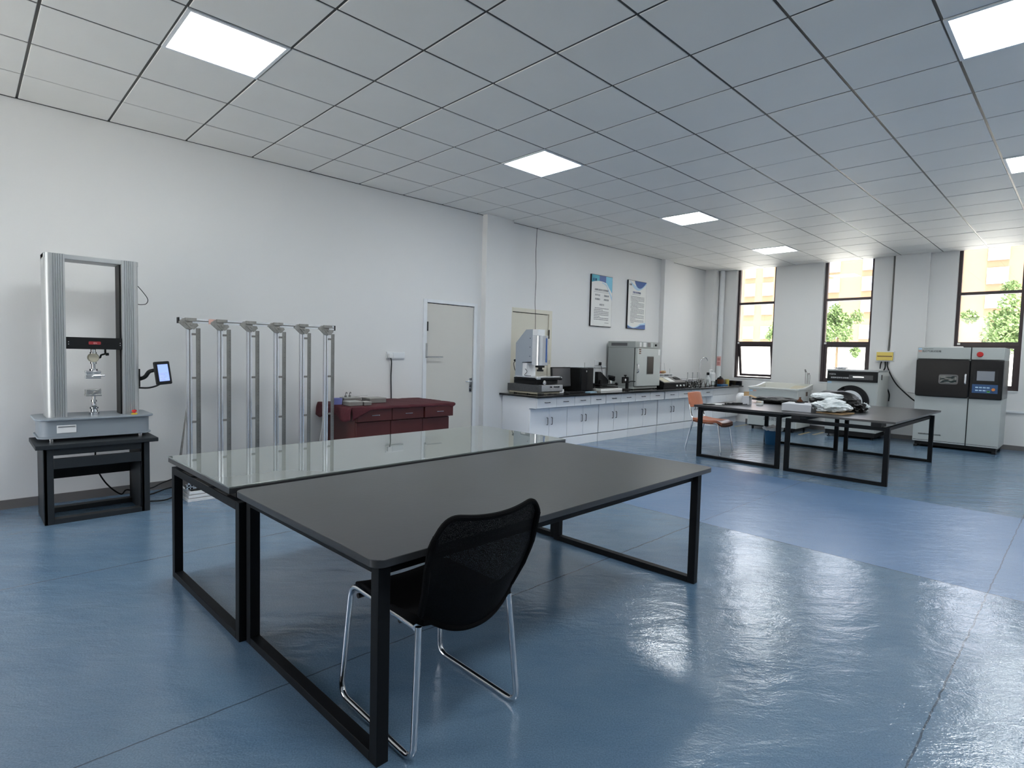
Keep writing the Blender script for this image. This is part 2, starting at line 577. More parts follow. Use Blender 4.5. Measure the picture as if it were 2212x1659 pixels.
# left wall with two door openings
D1 = (3.96, 4.80, 2.01)
D2 = (5.50, 6.35, 2.00)
b = B()
for (x0, x1, z0, z1) in ((XB, D1[0], 0, 3.5), (D1[0], D1[1], D1[2], 3.5), (D1[1], D2[0], 0, 3.5), (D2[0], D2[1], D2[2], 3.5), (D2[1], XW+0.25, 0, 3.5)):
    b.box((x0, 0, z0), (x1, 0.25, z1))
b.box((4.91, -0.10, 0), (5.42, 0.0, CEIL))      # shallow pilasters
b.box((9.60, -0.09, 0), (9.92, 0.0, CEIL))
b.box((11.42, -0.22, 0), (XW, 0.0, CEIL))
struct('wall_left', b, 'wall')
struct('wall_right', B().box((XB, YR-0.2, 0), (XW+0.25, YR, 3.5)), 'wall')
ADDED_BW = [(-0.5, -3.3)]  # opening added in the unseen back wall to let extra light in
b = B()
y = 0.25
for (a, c) in ADDED_BW:
    b.box((XB-0.25, a, 0), (XB, y, 3.5)).box((XB-0.25, c, 0), (XB, a, 0.1)).box((XB-0.25, c, 3.2), (XB, a, 3.5))
    y = c
b.box((XB-0.25, YR, 0), (XB, y, 3.5))
struct('wall_back', b, 'wall')

# window wall
WIN = [(-0.565, -1.39), (-2.30, -3.15), (-4.38, -5.25), (-6.75, -7.60), (-8.85, -9.70)]
SILL = 0.93
b = B()
y = 0.0
for (a, c) in WIN:
    b.box((XW, c, 0), (XW+0.25, a, SILL))
    b.box((XW, a, 0), (XW+0.25, y, 3.5))
    b.box((XW, c, 3.36), (XW+0.25, a, 3.5))
    y = c
b.box((XW, YR, 0), (XW+0.25, y, 3.5))
b.box((XW-0.07, -4.0, 0), (XW, -3.49, CEIL))      # pilaster right of the power box
struct('wall_window_side', b, 'wall')

# ceiling: separate lay-in tiles over a dark grid
b = B()
T = 0.6
y0 = 0.5646
LIGHTS = [(i, j) for j in (3, 9, 15) for i in (1, 6, 11, 16)]
rows = [(0.0, -y0)]
k = 0
while -(y0+k*T) > YR:
    rows.append((-(y0+k*T), max(YR, -(y0+(k+1)*T))))
    k += 1
for i in range(-6, 20):
    xa, xb = i*T, min(XW, (i+1)*T)
    if xa >= XW: break
    for j, (ya, yb) in enumerate(rows):
        if (i, j) in LIGHTS: continue
        g = 0.008
        dz = random.uniform(-0.0012, 0.0012)
        n0 = len(b.bm.verts)
        bm = b.bm
        xa_, xb_, ya_, yb_ = xa+g, xb-g, ya-(g if j else 0), yb+g
        ch = 0.0025
        lo = [bm.verts.new(p) for p in ((xa_+ch, ya_-ch, CEIL+dz), (xb_-ch, ya_-ch, CEIL+dz), (xb_-ch, yb_+ch, CEIL+dz), (xa_+ch, yb_+ch, CEIL+dz))]
        mid = [bm.verts.new(p) for p in ((xa_, ya_, CEIL+ch), (xb_, ya_, CEIL+ch), (xb_, yb_, CEIL+ch), (xa_, yb_, CEIL+ch))]
        hi = [bm.verts.new((v.co.x, v.co.y, CEIL+0.02)) for v in mid]
        bm.faces.new(lo)
        for q in range(4):
            r_ = (q+1) % 4
            bm.faces.new((lo[r_], lo[q], mid[q], mid[r_]))
            bm.faces.new((mid[r_], mid[q], hi[q], hi[r_]))
b.box((XB, YR, CEIL+0.0045), (XW+0.06, 0.0, CEIL+0.06), 1)
b.box((XW, YR, CEIL+0.001), (XW+0.06, 0.0, CEIL+0.0045), 0)
# wall angle strip
b.box((XB, -0.012, CEIL-0.003), (XW, 0.0, CEIL+0.012), 1)
struct('ceiling', b, ['ceil_tile', 'tbar'])

LN = {(1,3):'large ceiling light panel at the upper left, nearest the tension tester and ruler rack',
      (6,3):'ceiling light panel in the middle, second of the row of four',
      (11,3):'ceiling light panel above the drying oven, third of the row of four',
      (16,3):'smallest looking ceiling light panel, the farthest one just before the first window',
      (6,9):'large ceiling light panel cut by the upper right corner of the photo',
      (11,9):'ceiling light panel cut by the right edge below the corner light',
      (1,9):'ceiling light panel right above the camera, out of the picture',
      (16,9):'ceiling light panel right of the picture, near the window wall',
      (1,15):'ceiling light panel by the right wall, nearest the back wall, out of the picture',
      (6,15):'ceiling light panel by the right wall, second from the back wall, out of the picture',
      (11,15):'ceiling light panel by the right wall, third from the back wall, out of the picture',
      (16,15):'ceiling light panel by the right wall, nearest the window wall, out of the picture'}
first = None
for (i, j) in LIGHTS:
    xa = i*T; ya = rows[j][0]
    loc = (xa+T/2, ya-T/2, CEIL)
    lab = LN.get((i, j), 'ceiling light panel outside the photo, over the right half of the hall')
    if first is None:
        t = thing('ceiling_light', lab, 'ceiling light', loc, 'recessed LED ceiling panels')
        h = T/2-0.004
        fb = B()
        for (p, q) in (((-h, -h), (h, -h+0.022)), ((-h, h-0.022), (h, h)), ((-h, -h+0.022), (-h+0.022, h-0.022)), ((h-0.022, -h+0.022), (h, h-0.022))):
            fb.box((p[0], p[1], -0.006), (q[0], q[1], 0.008))
        obj('frame', fb, 'white_trim', t, local=True, smooth=False)
        obj('diffuser', B().box((-h+0.022, -h+0.022, -0.001), (h-0.022, h-0.022, 0.006)), 'lamp', t, local=True, smooth=False)
        first = t
    else:
        t = copy_tree(first)
        t.location = loc
        t['label'] = lab

# baseboards
struct('baseboard_left', B().box((XB, -0.012, 0), (D1[0]-0.04, 0, 0.075)).box((4.84, -0.012, 0), (4.91, 0, 0.075)), 'baseboard')
struct('baseboard_window_side', B().box((XW-0.012, -3.49, 0), (XW, -0.9, 0.075)).box((XW-0.082, -4.0, 0), (XW-0.07, -3.49, 0.075)).box((XW-0.012, YR, 0), (XW, -4.0, 0.075)), 'baseboard')

# doors
def door(n, x0, x1, top, fm, lm, hinge_left, fw_=0.045):
    d = bpy.data.objects.new('door_%d' % n, None)
    COL.objects.link(d)
    d.location = (x0, 0, 0)
    d['kind'] = 'structure'
    b = B().box((x0-fw_+0.01, -0.018, 0), (x0+0.02, 0.10, top+fw_-0.02)).box((x1-0.02, -0.018, 0), (x1+fw_-0.01, 0.10, top+fw_-0.02)).box((x0+0.02, -0.018, top-0.02), (x1-0.02, 0.10, top+fw_-0.02))
    struct('door_frame', b, fm, d, 0.003)
    struct('gap_shadow', B().box((x0+0.018, 0.035, 0.0), (x1-0.018, 0.045, top-0.018)), 'gap', d).name = 'door_stop'  # dark sheet behind the leaf, paints the shade in the door gap
    lf = struct('door_leaf', B().box((x0+0.026, 0.0, 0.008), (x1-0.026, 0.034, top-0.030)), lm, d, 0.003)
    return d, lf
d1, lf = door(1, D1[0], D1[1], D1[2], 'white_trim', 'door_beige', True)
# lever handle and lock plate
b = B().box((4.715, -0.012, 0.80), (4.760, 0.0, 1.00)).cyl((4.737, -0.05, 0.955), (4.737, -0.01, 0.955), 0.009).tube(fillet([(4.737, -0.048, 0.955), (4.67, -0.05, 0.955), (4.62, -0.045, 0.952)], 0.01), 0.009).cyl((4.737, -0.02, 0.86), (4.737, -0.01, 0.86), 0.012)
obj('handle', b, 'chrome', lf, 0.002)
# hinge and hook bar at the left of the leaf
obj('hinge', B().cyl((3.985, -0.022, 1.62), (3.985, -0.022, 1.74), 0.009), 'black', lf)
b = B().box((3.962, -0.03, 1.27), (3.985, -0.018, 1.46)).tube(fillet([(3.975, -0.03, 1.285), (3.975, -0.06, 1.285), (4.20, -0.075, 1.285)], 0.01), 0.008)
obj('door_closer_arm', b, 'steel', lf, 0.001)
d2, lf2 = door(2, D2[0], D2[1], D2[2], 'door_cream', 'door_cream', False, 0.06)
obj('hinge', B().cyl((6.325, -0.024, 1.60), (6.325, -0.024, 1.74), 0.010), 'black', lf2)
obj('latch', B().box((6.345, -0.024, 1.20), (6.365, -0.016, 1.26)), 'steel', lf2)

# windows
def window(n, y0, y1, open_sash=False):
    w_ = bpy.data.objects.new('window_%d' % n, None)
    COL.objects.link(w_)
    w_.location = (XW, (y0+y1)/2, SILL)
    w_['kind'] = 'structure'
    xa, xb = XW+0.085, XW+0.155
    top = 3.36
    f = B()
    f.box((xa, y0-0.05, SILL), (xb, y0, top)).box((xa, y1, SILL), (xb, y1+0.05, top))
    f.box((xa, y1+0.05, SILL), (xb, y0-0.05, SILL+0.05)).box((xa, y1+0.05, top-0.05), (xb, y0-0.05, top))
    f.box((xa-0.004, y1+0.04, 2.525), (xb, y0-0.04, 2.575)).box((xa-0.004, y1+0.04, 1.675), (xb, y0-0.04, 1.735))
    struct('window_frame', f, 'frame_brown', w_)
    for (za, zb) in ((2.575, top-0.05), (1.735, 2.525)):
        struct('pane', B().box((xa+0.03, y1+0.05, za), (xa+0.036, y0-0.05, zb)), 'glass', w_)
    # lower sash
    za, zb = SILL+0.05, 1.675
    s = B()
    wS = 0.045
    s.box((-0.02, y1+0.05, za-zb), (0.02, y1+0.05+wS, 0)).box((-0.02, y0-0.05-wS, za-zb), (0.02, y0-0.05, 0))
    s.box((-0.02, y1+0.05+wS, za-zb), (0.02, y0-0.05-wS, za-zb+wS)).box((-0.02, y1+0.05+wS, -wS), (0.02, y0-0.05-wS, 0))
    g = B().box((-0.003, y1+0.05+wS, za-zb+wS), (0.003, y0-0.05-wS, -wS))
    ang = math.radians(-11) if open_sash else 0
    for q in (s, g):
        bmesh.ops.rotate(q.bm, verts=q.bm.verts, cent=(0, 0, 0), matrix=Matrix.Rotation(ang, 3, 'Y'))
        bmesh.ops.translate(q.bm, verts=q.bm.verts, vec=(xa+0.04, 0, zb))
    so = struct('sash', s, 'frame_brown', w_)
    struct('sash_pane', g, 'glass', so)
    struct('window_sticker', B().box((xa-0.006, y0-0.085, 1.688), (xa-0.004, y0-0.045, 1.722)), 'paper', w_)
    struct('window_sill', B().box((XW-0.015, y1, SILL), (XW+0.085, y0, SILL+0.018)), 'white_trim', w_)
    return w_
window(1, *WIN[0], True)
for k in range(1, 5): window(k+1, *WIN[k])

# unseen glazed opening behind the camera, added to brighten the left side
for k, (a, c) in enumerate(ADDED_BW):
    w_ = bpy.data.objects.new('window_%d' % (k+6), None)
    COL.objects.link(w_)
    w_.location = (XB, (a+c)/2, 0.1)
    w_['kind'] = 'structure'
    f = B().box((XB-0.16, a-0.05, 0.1), (XB-0.10, a, 3.2)).box((XB-0.16, c, 0.1), (XB-0.10, c+0.05, 3.2)).box((XB-0.16, c+0.05, 0.1), (XB-0.10, a-0.05, 0.15)).box((XB-0.16, c+0.05, 3.15), (XB-0.10, a-0.05, 3.2)).box((XB-0.16, (a+c)/2-0.025, 0.15), (XB-0.10, (a+c)/2+0.025, 3.15))
    struct('window_frame', f, 'frame_brown', w_)
    struct('pane', B().box((XB-0.135, c+0.05, 0.15), (XB-0.129, (a+c)/2-0.025, 3.15)).box((XB-0.135, (a+c)/2+0.025, 0.15), (XB-0.129, a-0.05, 3.15)), 'glass', w_)

# trims and pipes on walls
struct('trim_1', B().box((XW-0.03, YR, 0.60), (XW, -4.0, 0.635)).box((XW-0.03, -3.49, 0.60), (XW, -0.9, 0.635)), 'white_trim')
struct('trim_2', B().box((6.75, -0.022, 1.145), (9.60, 0, 1.165)), 'white_trim')
t = thing('drain_pipe', 'white vertical drain pipe in the corner beside the first window', 'pipe', (11.66, -0.285, 0))
obj('pipe', B().cyl((11.66, -0.285, 0.0), (11.66, -0.285, CEIL), 0.055, n=28), 'white_trim', t)
obj('collar', B().cyl((11.66, -0.285, 2.1), (11.66, -0.285, 2.16), 0.060, n=28), 'white_trim', t)
# pink notice wrapped round the pipe
def wrap(u, v):
    a = math.radians(150+100*u)
    return (11.66+0.058*math.cos(a), -0.285+0.058*math.sin(a), 1.19+0.21*v)
t = thing('paper_notice', 'pink paper notice wrapped around the white corner drain pipe', 'notice', (11.61, -0.285, 1.19))
obj('sheet', B().grid(wrap, 12, 1), 'pink', t)
for k, (a, c) in enumerate(((0.14, 0.45), (0.56, 0.88))):
    b = B()
    for q in range(3):
        v0 = a+(c-a)*q/3
        b.grid(lambda u, v, v0=v0: tuple(Vector(wrap(0.2+0.6*u, v0+0.05*v))+Vector((-0.0015, -0.0005, 0))), 8, 1)
    obj('printed_lines', b, 'red_tag', t)

# hanging wire
tag(obj('hanging_wire', B().tube(curve([(5.985, -0.03, CEIL), (5.97, -0.03, 2.9), (5.99, -0.03, 2.5), (5.975, -0.035, 2.15), (5.99, -0.04, 1.9), (5.99, -0.04, 1.2), (5.98, -0.05, 0.80)], 5), 0.0035, 6), 'black'),
    'thin dark wire hanging from the ceiling down the left wall past the cream door', 'wire')

# wall socket with plug and cord
t = thing('wall_socket', 'wide white wall socket above the maroon covered cabinet', 'socket', (3.52, 0, 1.25))
obj('plate', B().box((3.385, -0.022, 1.252), (3.645, 0, 1.338)), 'white', t, 0.004)
obj('outlet_face', B().box((3.475, -0.026, 1.262), (3.635, -0.022, 1.328)), 'white_trim', t, 0.002)
t = thing('appliance_cord', 'black power cord hanging from the wall socket with a white plug', 'cord', (3.44, -0.03, 0.70))
obj('plug', B().box((3.395, -0.055, 1.262), (3.445, -0.026, 1.318)), 'white', t, 0.006)
obj('cable', B().tube(curve([(3.425, -0.045, 1.265), (3.445, -0.03, 1.2), (3.447, -0.02, 1.05), (3.450, -0.02, 0.9), (3.46, -0.02, 0.60)], 6), 0.007, 8), 'black', t)

# small socket above the bench with black plug
t = thing('wall_socket', 'small square wall socket above the bench left of the oven', 'socket', (7.62, 0, 1.17))
obj('plate', B().box((7.55, -0.02, 1.175), (7.69, 0, 1.275)), 'white', t, 0.004)
t = thing('appliance_cord', 'black plug and thin cord hanging to the lab bench left of the oven', 'cord', (7.68, -0.04, 0.79))
obj('plug', B().box((7.645, -0.055, 1.185), (7.69, -0.02, 1.24)), 'black', t, 0.006)
obj('cable', B().tube(curve([(7.667, -0.05, 1.19), (7.68, -0.06, 1.14), (7.67, -0.10, 1.0), (7.58, -0.17, 0.80)], 6), 0.004, 6), 'black', t)
tag(obj('conduit_drop', B().box((7.56, -0.014, 0.90), (7.572, 0, 1.145)), 'white_trim'), 'thin white vertical conduit below the small bench socket', 'conduit')

# ------------------------------------------------------------------ wall posters
def text_lines(b, x0, x1, ztop, zbot, n, h, y, short=(), seed=1):
    rnd = random.Random(seed)
    for i in range(n):
        z = ztop-(ztop-zbot)*i/(n-1)
        xe = x1 if i not in short else x0+(x1-x0)*rnd.uniform(0.25, 0.6)
        x = x0+(0.02 if rnd.random() < 0.3 else 0)
        while x < xe:
            wd = rnd.uniform(0.02, 0.07)
            b.box((x, y-0.0006, z), (min(x+wd, xe), y, z+h))
            x += wd+0.006
def poly_fn(x0, x1, zf_low, zf_up, n=24):
    up_ = [(x0+(x1-x0)*i/n, zf_up(i/n)) for i in range(n+1)]
    lo_ = [(x0+(x1-x0)*i/n, zf_low(i/n)) for i in range(n, -1, -1)]
    return up_+lo_
def strip(b, x0, x1, lo, up_, ya, yb, n=24):
    for i in range(n):
        a, c = i/n, (i+1)/n
        xa, xc = x0+(x1-x0)*a, x0+(x1-x0)*c
        if up_(a)-lo(a) < 1e-5 and up_(c)-lo(c) < 1e-5: continue
        b.prism([(xa, lo(a)), (xc, lo(c)), (xc, max(up_(c), lo(c)+1e-5)), (xa, max(up_(a), lo(a)+1e-5))], 'y', ya, yb)

t = thing('wall_poster', 'rules board with teal and blue top band, left of the two wall boards', 'poster', (7.66, 0, 1.86), 'rules boards on the wall')
X0, X1, Z0, Z1 = 7.36, 7.96, 1.86, 2.742
obj('board', B().box((X0, -0.03, Z0), (X1, -0.002, Z1)), ['black'], t)
YF = -0.031
obj('sheet', B().box((X0+0.008, YF, Z0+0.008), (X1-0.004, -0.03, Z1-0.006)), 'paper', t, smooth=False)
wave = lambda s: Z1-0.135+0.035*math.sin(PI*min(1, s*1.25))-(0.15*max(0, s-0.72)/0.28)**1.0*1.0
for nm, a, c, mm in (('teal_band', 0, 0.36, 'cyan'), ('blue_band', 0.36, 0.68, 'deep_blue'), ('light_band', 0.68, 1.0, 'sky_blue')):
    b = B()
    wx = X1-X0-0.012
    strip(b, X0+0.008+wx*a, X0+0.008+wx*c, lambda s, a=a, c=c: wave(a+(c-a)*s), lambda s: Z1-0.006, YF-0.0006, YF, 14)
    obj(nm, b, mm, t, smooth=False)
b = B()
strip(b, X0+0.30, X1-0.004, lambda s: wave(0.5+0.5*s)-0.03-0.10*s*s, lambda s: wave(0.5+0.5*s)-0.012-0.06*s*s, YF-0.0005, YF, 14)
obj('pale_band', b, 'pale_blue', t, smooth=False)
text_obj('title', '检测实验室安全管理制度', 0.038, 'ink', t, (7.455, YF-0.001, 2.475), ROT_LEFTWALL, sx=0.95)
text_obj('emblem', '检测', 0.055, 'ink_blue', t, (7.395, YF-0.002, 2.635), ROT_LEFTWALL)
for (q, x_, z_) in (('科学公正', 7.47, 2.385), ('准确高效', 7.72, 2.385), ('优质服务', 7.47, 2.315), ('持续改进', 7.72, 2.315)):
    text_obj('heading', q, 0.036, 'ink', t, (x_, YF-0.001, z_), ROT_LEFTWALL)
text_obj('heading', '质量方针', 0.034, 'ink', t, (7.60, YF-0.001, 2.225), ROT_LEFTWALL, sx=1.0)
b = B()
text_lines(b, X0+0.09, X1-0.09, 2.17, 1.975, 8, 0.009, YF, (1, 5), 3)
b.box((X0+0.08, YF-0.0006, 2.448), (X1-0.09, YF, 2.452)).box((X1-0.2, YF-0.0006, 1.925), (X1-0.08, YF, 1.931))
obj('text_lines', b, 'ink', t, smooth=False)

t = thing('wall_poster', 'rules board with dark blue wave at top and bottom, right of the two wall boards', 'poster', (8.755, 0, 1.87), 'rules boards on the wall')
X0, X1, Z0, Z1 = 8.455, 9.055, 1.87, 2.762
obj('board', B().box((X0, -0.03, Z0), (X1, -0.002, Z1)), 'black', t)
obj('sheet', B().box((X0+0.008, YF, Z0+0.006), (X1-0.004, -0.03, Z1-0.006)), 'paper', t, smooth=False)
b = B(); strip(b, X0+0.20, X1-0.006, lambda s: Z1-0.006-0.13*math.sin(PI*s**0.8)**0.9 if 0 < s < 1 else Z1-0.006, lambda s: Z1-0.006, YF-0.0008, YF)
obj('blue_wave', b, 'deep_blue', t, smooth=False)
b = B(); strip(b, X0+0.05, X1-0.004, lambda s: Z1-0.012-0.15*math.sin(PI*s**0.9)-0.03*s, lambda s: Z1-0.006-0.10*math.sin(PI*s**0.9)*(1-s*0.2), YF-0.0004, YF)
obj('pale_wave', b, 'pale_blue', t, smooth=False)
b = B(); strip(b, X0+0.008, X1-0.004, lambda s: Z0+0.006, lambda s: Z0+0.055-0.045*math.sin(PI*min(1, s*1.4))+0.05*max(0, s-0.3), YF-0.0008, YF)
obj('blue_wave', b, 'deep_blue', t, smooth=False)
b = B(); strip(b, X0+0.008, X1-0.004, lambda s: Z0+0.05-0.045*math.sin(PI*min(1, s*1.4))+0.05*max(0, s-0.3), lambda s: Z0+0.07-0.045*math.sin(PI*min(1, s*1.4))+0.08*max(0, s-0.3), YF-0.0005, YF)
obj('pale_wave', b, 'pale_blue', t, smooth=False)
text_obj('title', '仪器设备管理制度', 0.040, 'ink_blue', t, (8.60, YF-0.001, 2.53), ROT_LEFTWALL, sx=0.85)
text_obj('emblem', '检测', 0.038, 'ink', t, (8.485, YF-0.001, 2.665), ROT_LEFTWALL)
b = B()
text_lines(b, X0+0.09, X1-0.06, 2.46, 1.98, 22, 0.008, YF, (4, 9, 14, 18, 21), 5)
b.box((X0+0.13, YF-0.0006, 2.505), (X1-0.20, YF, 2.510))
obj('text_lines', b, 'ink', t, smooth=False)

# ------------------------------------------------------------------ power box with conduit and cables
t = thing('distribution_box', 'yellow fronted power distribution box on the wall between the windows', 'power box', (11.72, -3.40, 1.36))
obj('case', B().box((11.67, -3.565, 1.375), (11.75, -3.265, 1.565)), 'white', t, 0.006)
obj('cover', B().box((11.655, -3.545, 1.395), (11.67, -3.285, 1.545)), 'brass', t, 0.004)
obj('breaker_row', B().box((11.650, -3.53, 1.462), (11.656, -3.30, 1.478)), 'brown', t)
obj('specification_label', B().box((11.745, -3.485, 1.24), (11.749, -3.40, 1.355)), 'paper', t)
tag(obj('wall_conduit', B().tube(curve([(11.725, -3.462, CEIL), (11.725, -3.465, 3.0), (11.72, -3.465, 2.4), (11.725, -3.462, 1.9), (11.725, -3.45, 1.565)], 5), 0.013, 8), 'greybox'), 'grey vertical conduit running from the ceiling down to the yellow power box', 'conduit')
tag(obj('power_cable', B().tube(curve([(11.66, -3.46, 1.373), (11.655, -3.48, 1.25), (11.64, -3.62, 0.98), (11.62, -3.85, 0.75), (11.60, -3.98, 0.66), (11.60, -4.025, 0.64)], 6), 0.010, 8), 'black'), 'black cable curving from the yellow power box to the tall weathering cabinet', 'cable')
tag(obj('power_cable', B().tube(curve([(11.70, -3.42, 1.373), (11.70, -3.42, 1.25), (11.69, -3.36, 1.10), (11.66, -3.45, 0.95), (11.65, -3.52, 0.8), (11.65, -3.52, 0.66)], 6), 0.011, 8), 'black'), 'black cable dropping from the yellow power box behind the drum tester', 'cable')
tag(obj('power_cable', B().tube(curve([(11.705, -3.36, 1.373), (11.70, -3.35, 1.32), (11.70, -3.345, 1.24)], 4), 0.010, 8), 'black'), 'short black cable stub under the yellow power box, leftmost of its cables', 'cable')
tag(obj('thin_cable', B().tube(curve([(11.72, -3.60, 0.98), (11.70, -3.72, 0.86), (11.66, -3.88, 0.83), (11.62, -4.03, 0.83)], 6), 0.004, 6), 'greybox'), 'thin grey cable looping into the left side of the tall weathering cabinet', 'cable')

# ------------------------------------------------------------------ tables
def table_frames(t, xs, ya, yb, ztop, lw=0.045, dusty=False):
    # two rectangular end frames standing across the table
    for x in xs:
        for yy in (ya, yb):
            obj('leg', B().box((x-lw/2, yy-lw/2, 0.0), (x+lw/2, yy+lw/2, ztop)), 'black_steel', t, 0.002, local=True)
        obj('floor_rail', B().box((x-lw/2, ya+lw/2, 0.0), (x+lw/2, yb-lw/2, 0.035)), 'black_steel', t, 0.002, local=True)
        obj('top_rail', B().box((x-lw/2, ya+lw/2, ztop-0.04), (x+lw/2, yb-lw/2, ztop)), 'black_steel', t, 0.002, local=True)

# near black table
t = thing('work_table', 'large black work table in the foreground with the mesh chair tucked at it', 'table', (1.69, -3.935, 0), 'black work tables', rz=math.radians(1.2))
table_frames(t, (-1.10, 1.085), -0.528, 0.528, 0.678)
b = B().prism(rounded(2.33, 1.19, 0.045, 6, 0.005, 0.0), 'z', 0.678, 0.705)
obj('tabletop', b, 'table_black', t, 0.002, local=True)
for yy in (-0.50, 0.50):
    obj('apron', B().box((-1.078, yy-0.018, 0.622), (1.063, yy+0.018, 0.678)), 'black_steel', t, 0.002, local=True)

# raised glass table behind it
t = thing('glass_topped_table', 'glass topped black table beside the near black table, in front of the ruler rack', 'table', (1.69, -2.84, 0), rz=math.radians(1.2))
table_frames(t, (-1.150, 1.09), -0.508, 0.490, 0.650)
obj('tabletop', B().box((-1.19, -0.46, 0.680), (1.25, 0.515, 0.706)), 'table_black', t, 0.002, local=True)
obj('glass_sheet', B().box((-1.19, -0.46, 0.7062), (1.25, 0.515, 0.7135)), 'mirror_glass', t, 0.001, local=True)
for (x, yy) in ((-1.05, -0.40), (-1.05, 0.42), (1.02, -0.40), (1.02, 0.42)):
    obj('spacer', B().box((x-0.10, yy-0.035, 0.652), (x+0.06, yy+0.035, 0.680)), 'black', t, local=True)
b = B()
for (ya, yb, o) in ((-0.36, -0.18, 0.002), (-0.12, 0.12, -0.004), (0.18, 0.34, 0.003)):
    b.box((-1.168+o, ya, 0.650), (-1.134+o, yb, 0.6515))
obj('dust_streak', b, 'dust_metal', t, local=True)
for yy in (-0.50, 0.45):
    obj('apron', B().box((-1.10, yy-0.015, 0.60), (1.07, yy+0.015, 0.645)), 'black_steel', t, 0.002, local=True)

# far tables
t = thing('work_table', 'far black work table standing by the orange chair, white boxes on it', 'table', (8.05, -2.86, 0), 'black work tables', rz=math.radians(-0.6))
table_frames(t, (-1.12, 1.12), -0.525, 0.525, 0.684, 0.05)
obj('tabletop', B().box((-1.17, -0.585, 0.684), (1.22, 0.60, 0.712)), 'table_black', t, 0.002, local=True)
for yy in (-0.50, 0.50):
    obj('apron', B().box((-1.09, yy-0.018, 0.63), (1.09, yy+0.018, 0.684)), 'black_steel', t, 0.002, local=True)
t = thing('work_table', 'far black work table with raised clear top, nearest the tall weathering cabinet', 'table', (8.05, -4.03, 0), 'black work tables', rz=math.radians(-0.6))
table_frames(t, (-1.17, 1.14), -0.52, 0.52, 0.648, 0.05)
obj('tabletop', B().box((-1.21, -0.60, 0.694), (1.22, 0.565, 0.718)), 'table_black', t, 0.002, local=True)
for (x, yy) in ((-1.10, -0.42), (-1.10, 0.42), (1.05, -0.42), (1.05, 0.42)):
    obj('spacer', B().box((x-0.12, yy-0.05, 0.648), (x+0.08, yy+0.05, 0.694)), 'black', t, local=True)
for yy in (-0.49, 0.49):
    obj('apron', B().box((-1.15, yy-0.015, 0.60), (1.12, yy+0.015, 0.64)), 'black_steel', t, 0.002, local=True)

# ------------------------------------------------------------------ near mesh chair (faces +y, towards the table)
t = thing('mesh_chair', 'black mesh back chair with chrome sled legs pushed under the near table', 'chair', (0.915, -4.335, 0), rz=math.radians(-0.5))
fr = B()
for s in (-1, 1):
    pts = [(s*0.205, -0.215, 0.445), (s*0.238, -0.245, 0.012), (s*0.238, 0.255, 0.012), (s*0.212, 0.225, 0.455), (s*0.200, -0.19, 0.432)]
    side = B().tube(fillet(pts, 0.055, 7), 0.0115, 14)
    obj('leg_frame', side, 'chrome', t, local=True)
obj('cross_bar', B().cyl((-0.205, 0.19, 0.415), (0.205, 0.19, 0.415), 0.010).cyl((-0.205, -0.10, 0.425), (0.205, -0.10, 0.425), 0.010), 'black', t, local=True)
def seatf(u, v, dz=0):
    x = (u-0.5)*0.43*(1-0.06*abs(2*v-1))
    yy = -0.235+0.455*v
    z = 0.452+0.018*abs(2*u-1)**2-0.012*math.sin(PI*v)-0.02*max(0, v-0.85)/0.15+dz
    return (x, yy, z)
b = B()
b.grid(lambda u, v: seatf(u, v, 0.012), 14, 14)
b.grid(lambda u, v: seatf(1-u, v, -0.020), 14, 14)
for (f1) in (lambda u, v: seatf(0, u, 0.012-0.032*v), lambda u, v: seatf(1, 1-u, 0.012-0.032*v), lambda u, v: seatf(1-u, 0, 0.012-0.032*v), lambda u, v: seatf(u, 1, 0.012-0.032*v)):
    b.grid(f1, 14, 1)
bmesh.ops.remove_doubles(b.bm, verts=b.bm.verts, dist=1e-5)
bmesh.ops.recalc_face_normals(b.bm, faces=b.bm.faces)
obj('seat', b, 'fabric', t, 0.006, local=True)
def backf(u, v, off=0.0):
    # u across, v from bottom to top
    s = 2*u-1
    wd = 0.205+0.032*min(1, v*1.8)-0.012*max(0, v-0.9)/0.1
    bottom = 0.405+0.085*abs(s)**2.2
    top = 0.822+0.030*abs(s)**2
    if abs(s) > 0.60: top -= 0.062*((abs(s)-0.60)/0.40)**3
    z = bottom+(top-bottom)*v
    yy = -0.262-0.035*(1-s*s)-0.045*math.sin(PI*min(1, v*0.95))*0.3-0.055*v+0.035*(1-v)**2-0.02*max(0, v-0.8)/0.2
    return (s*wd, yy-off, z)
rim = [backf(i/48, 1.0) for i in range(49)]+[backf(1, 1-i/14) for i in range(1, 14)]+[backf(1-i/32, 0.0) for i in range(33)]+[backf(0, i/14) for i in range(1, 14)]
bk = obj('backrest', B().grid(lambda u, v: backf(u, v), 48, 20), 'mesh_fabric', t, local=True)
obj('rim', B().tube(rim, 0.010, 8, closed=True), 'fabric', bk, local=True)
obj('lower_panel', B().grid(lambda u, v: tuple(Vector(backf(u, v*0.36))+Vector((0, 0.004, 0))), 20, 6), 'fabric', bk, local=True)
for s in (0, 1):
    obj('back_post', B().tube([backf(s, 0.0), backf(s, 0.3), backf(s, 0.6), backf(s, 0.97)], 0.012, 8), 'fabric', bk, local=True)

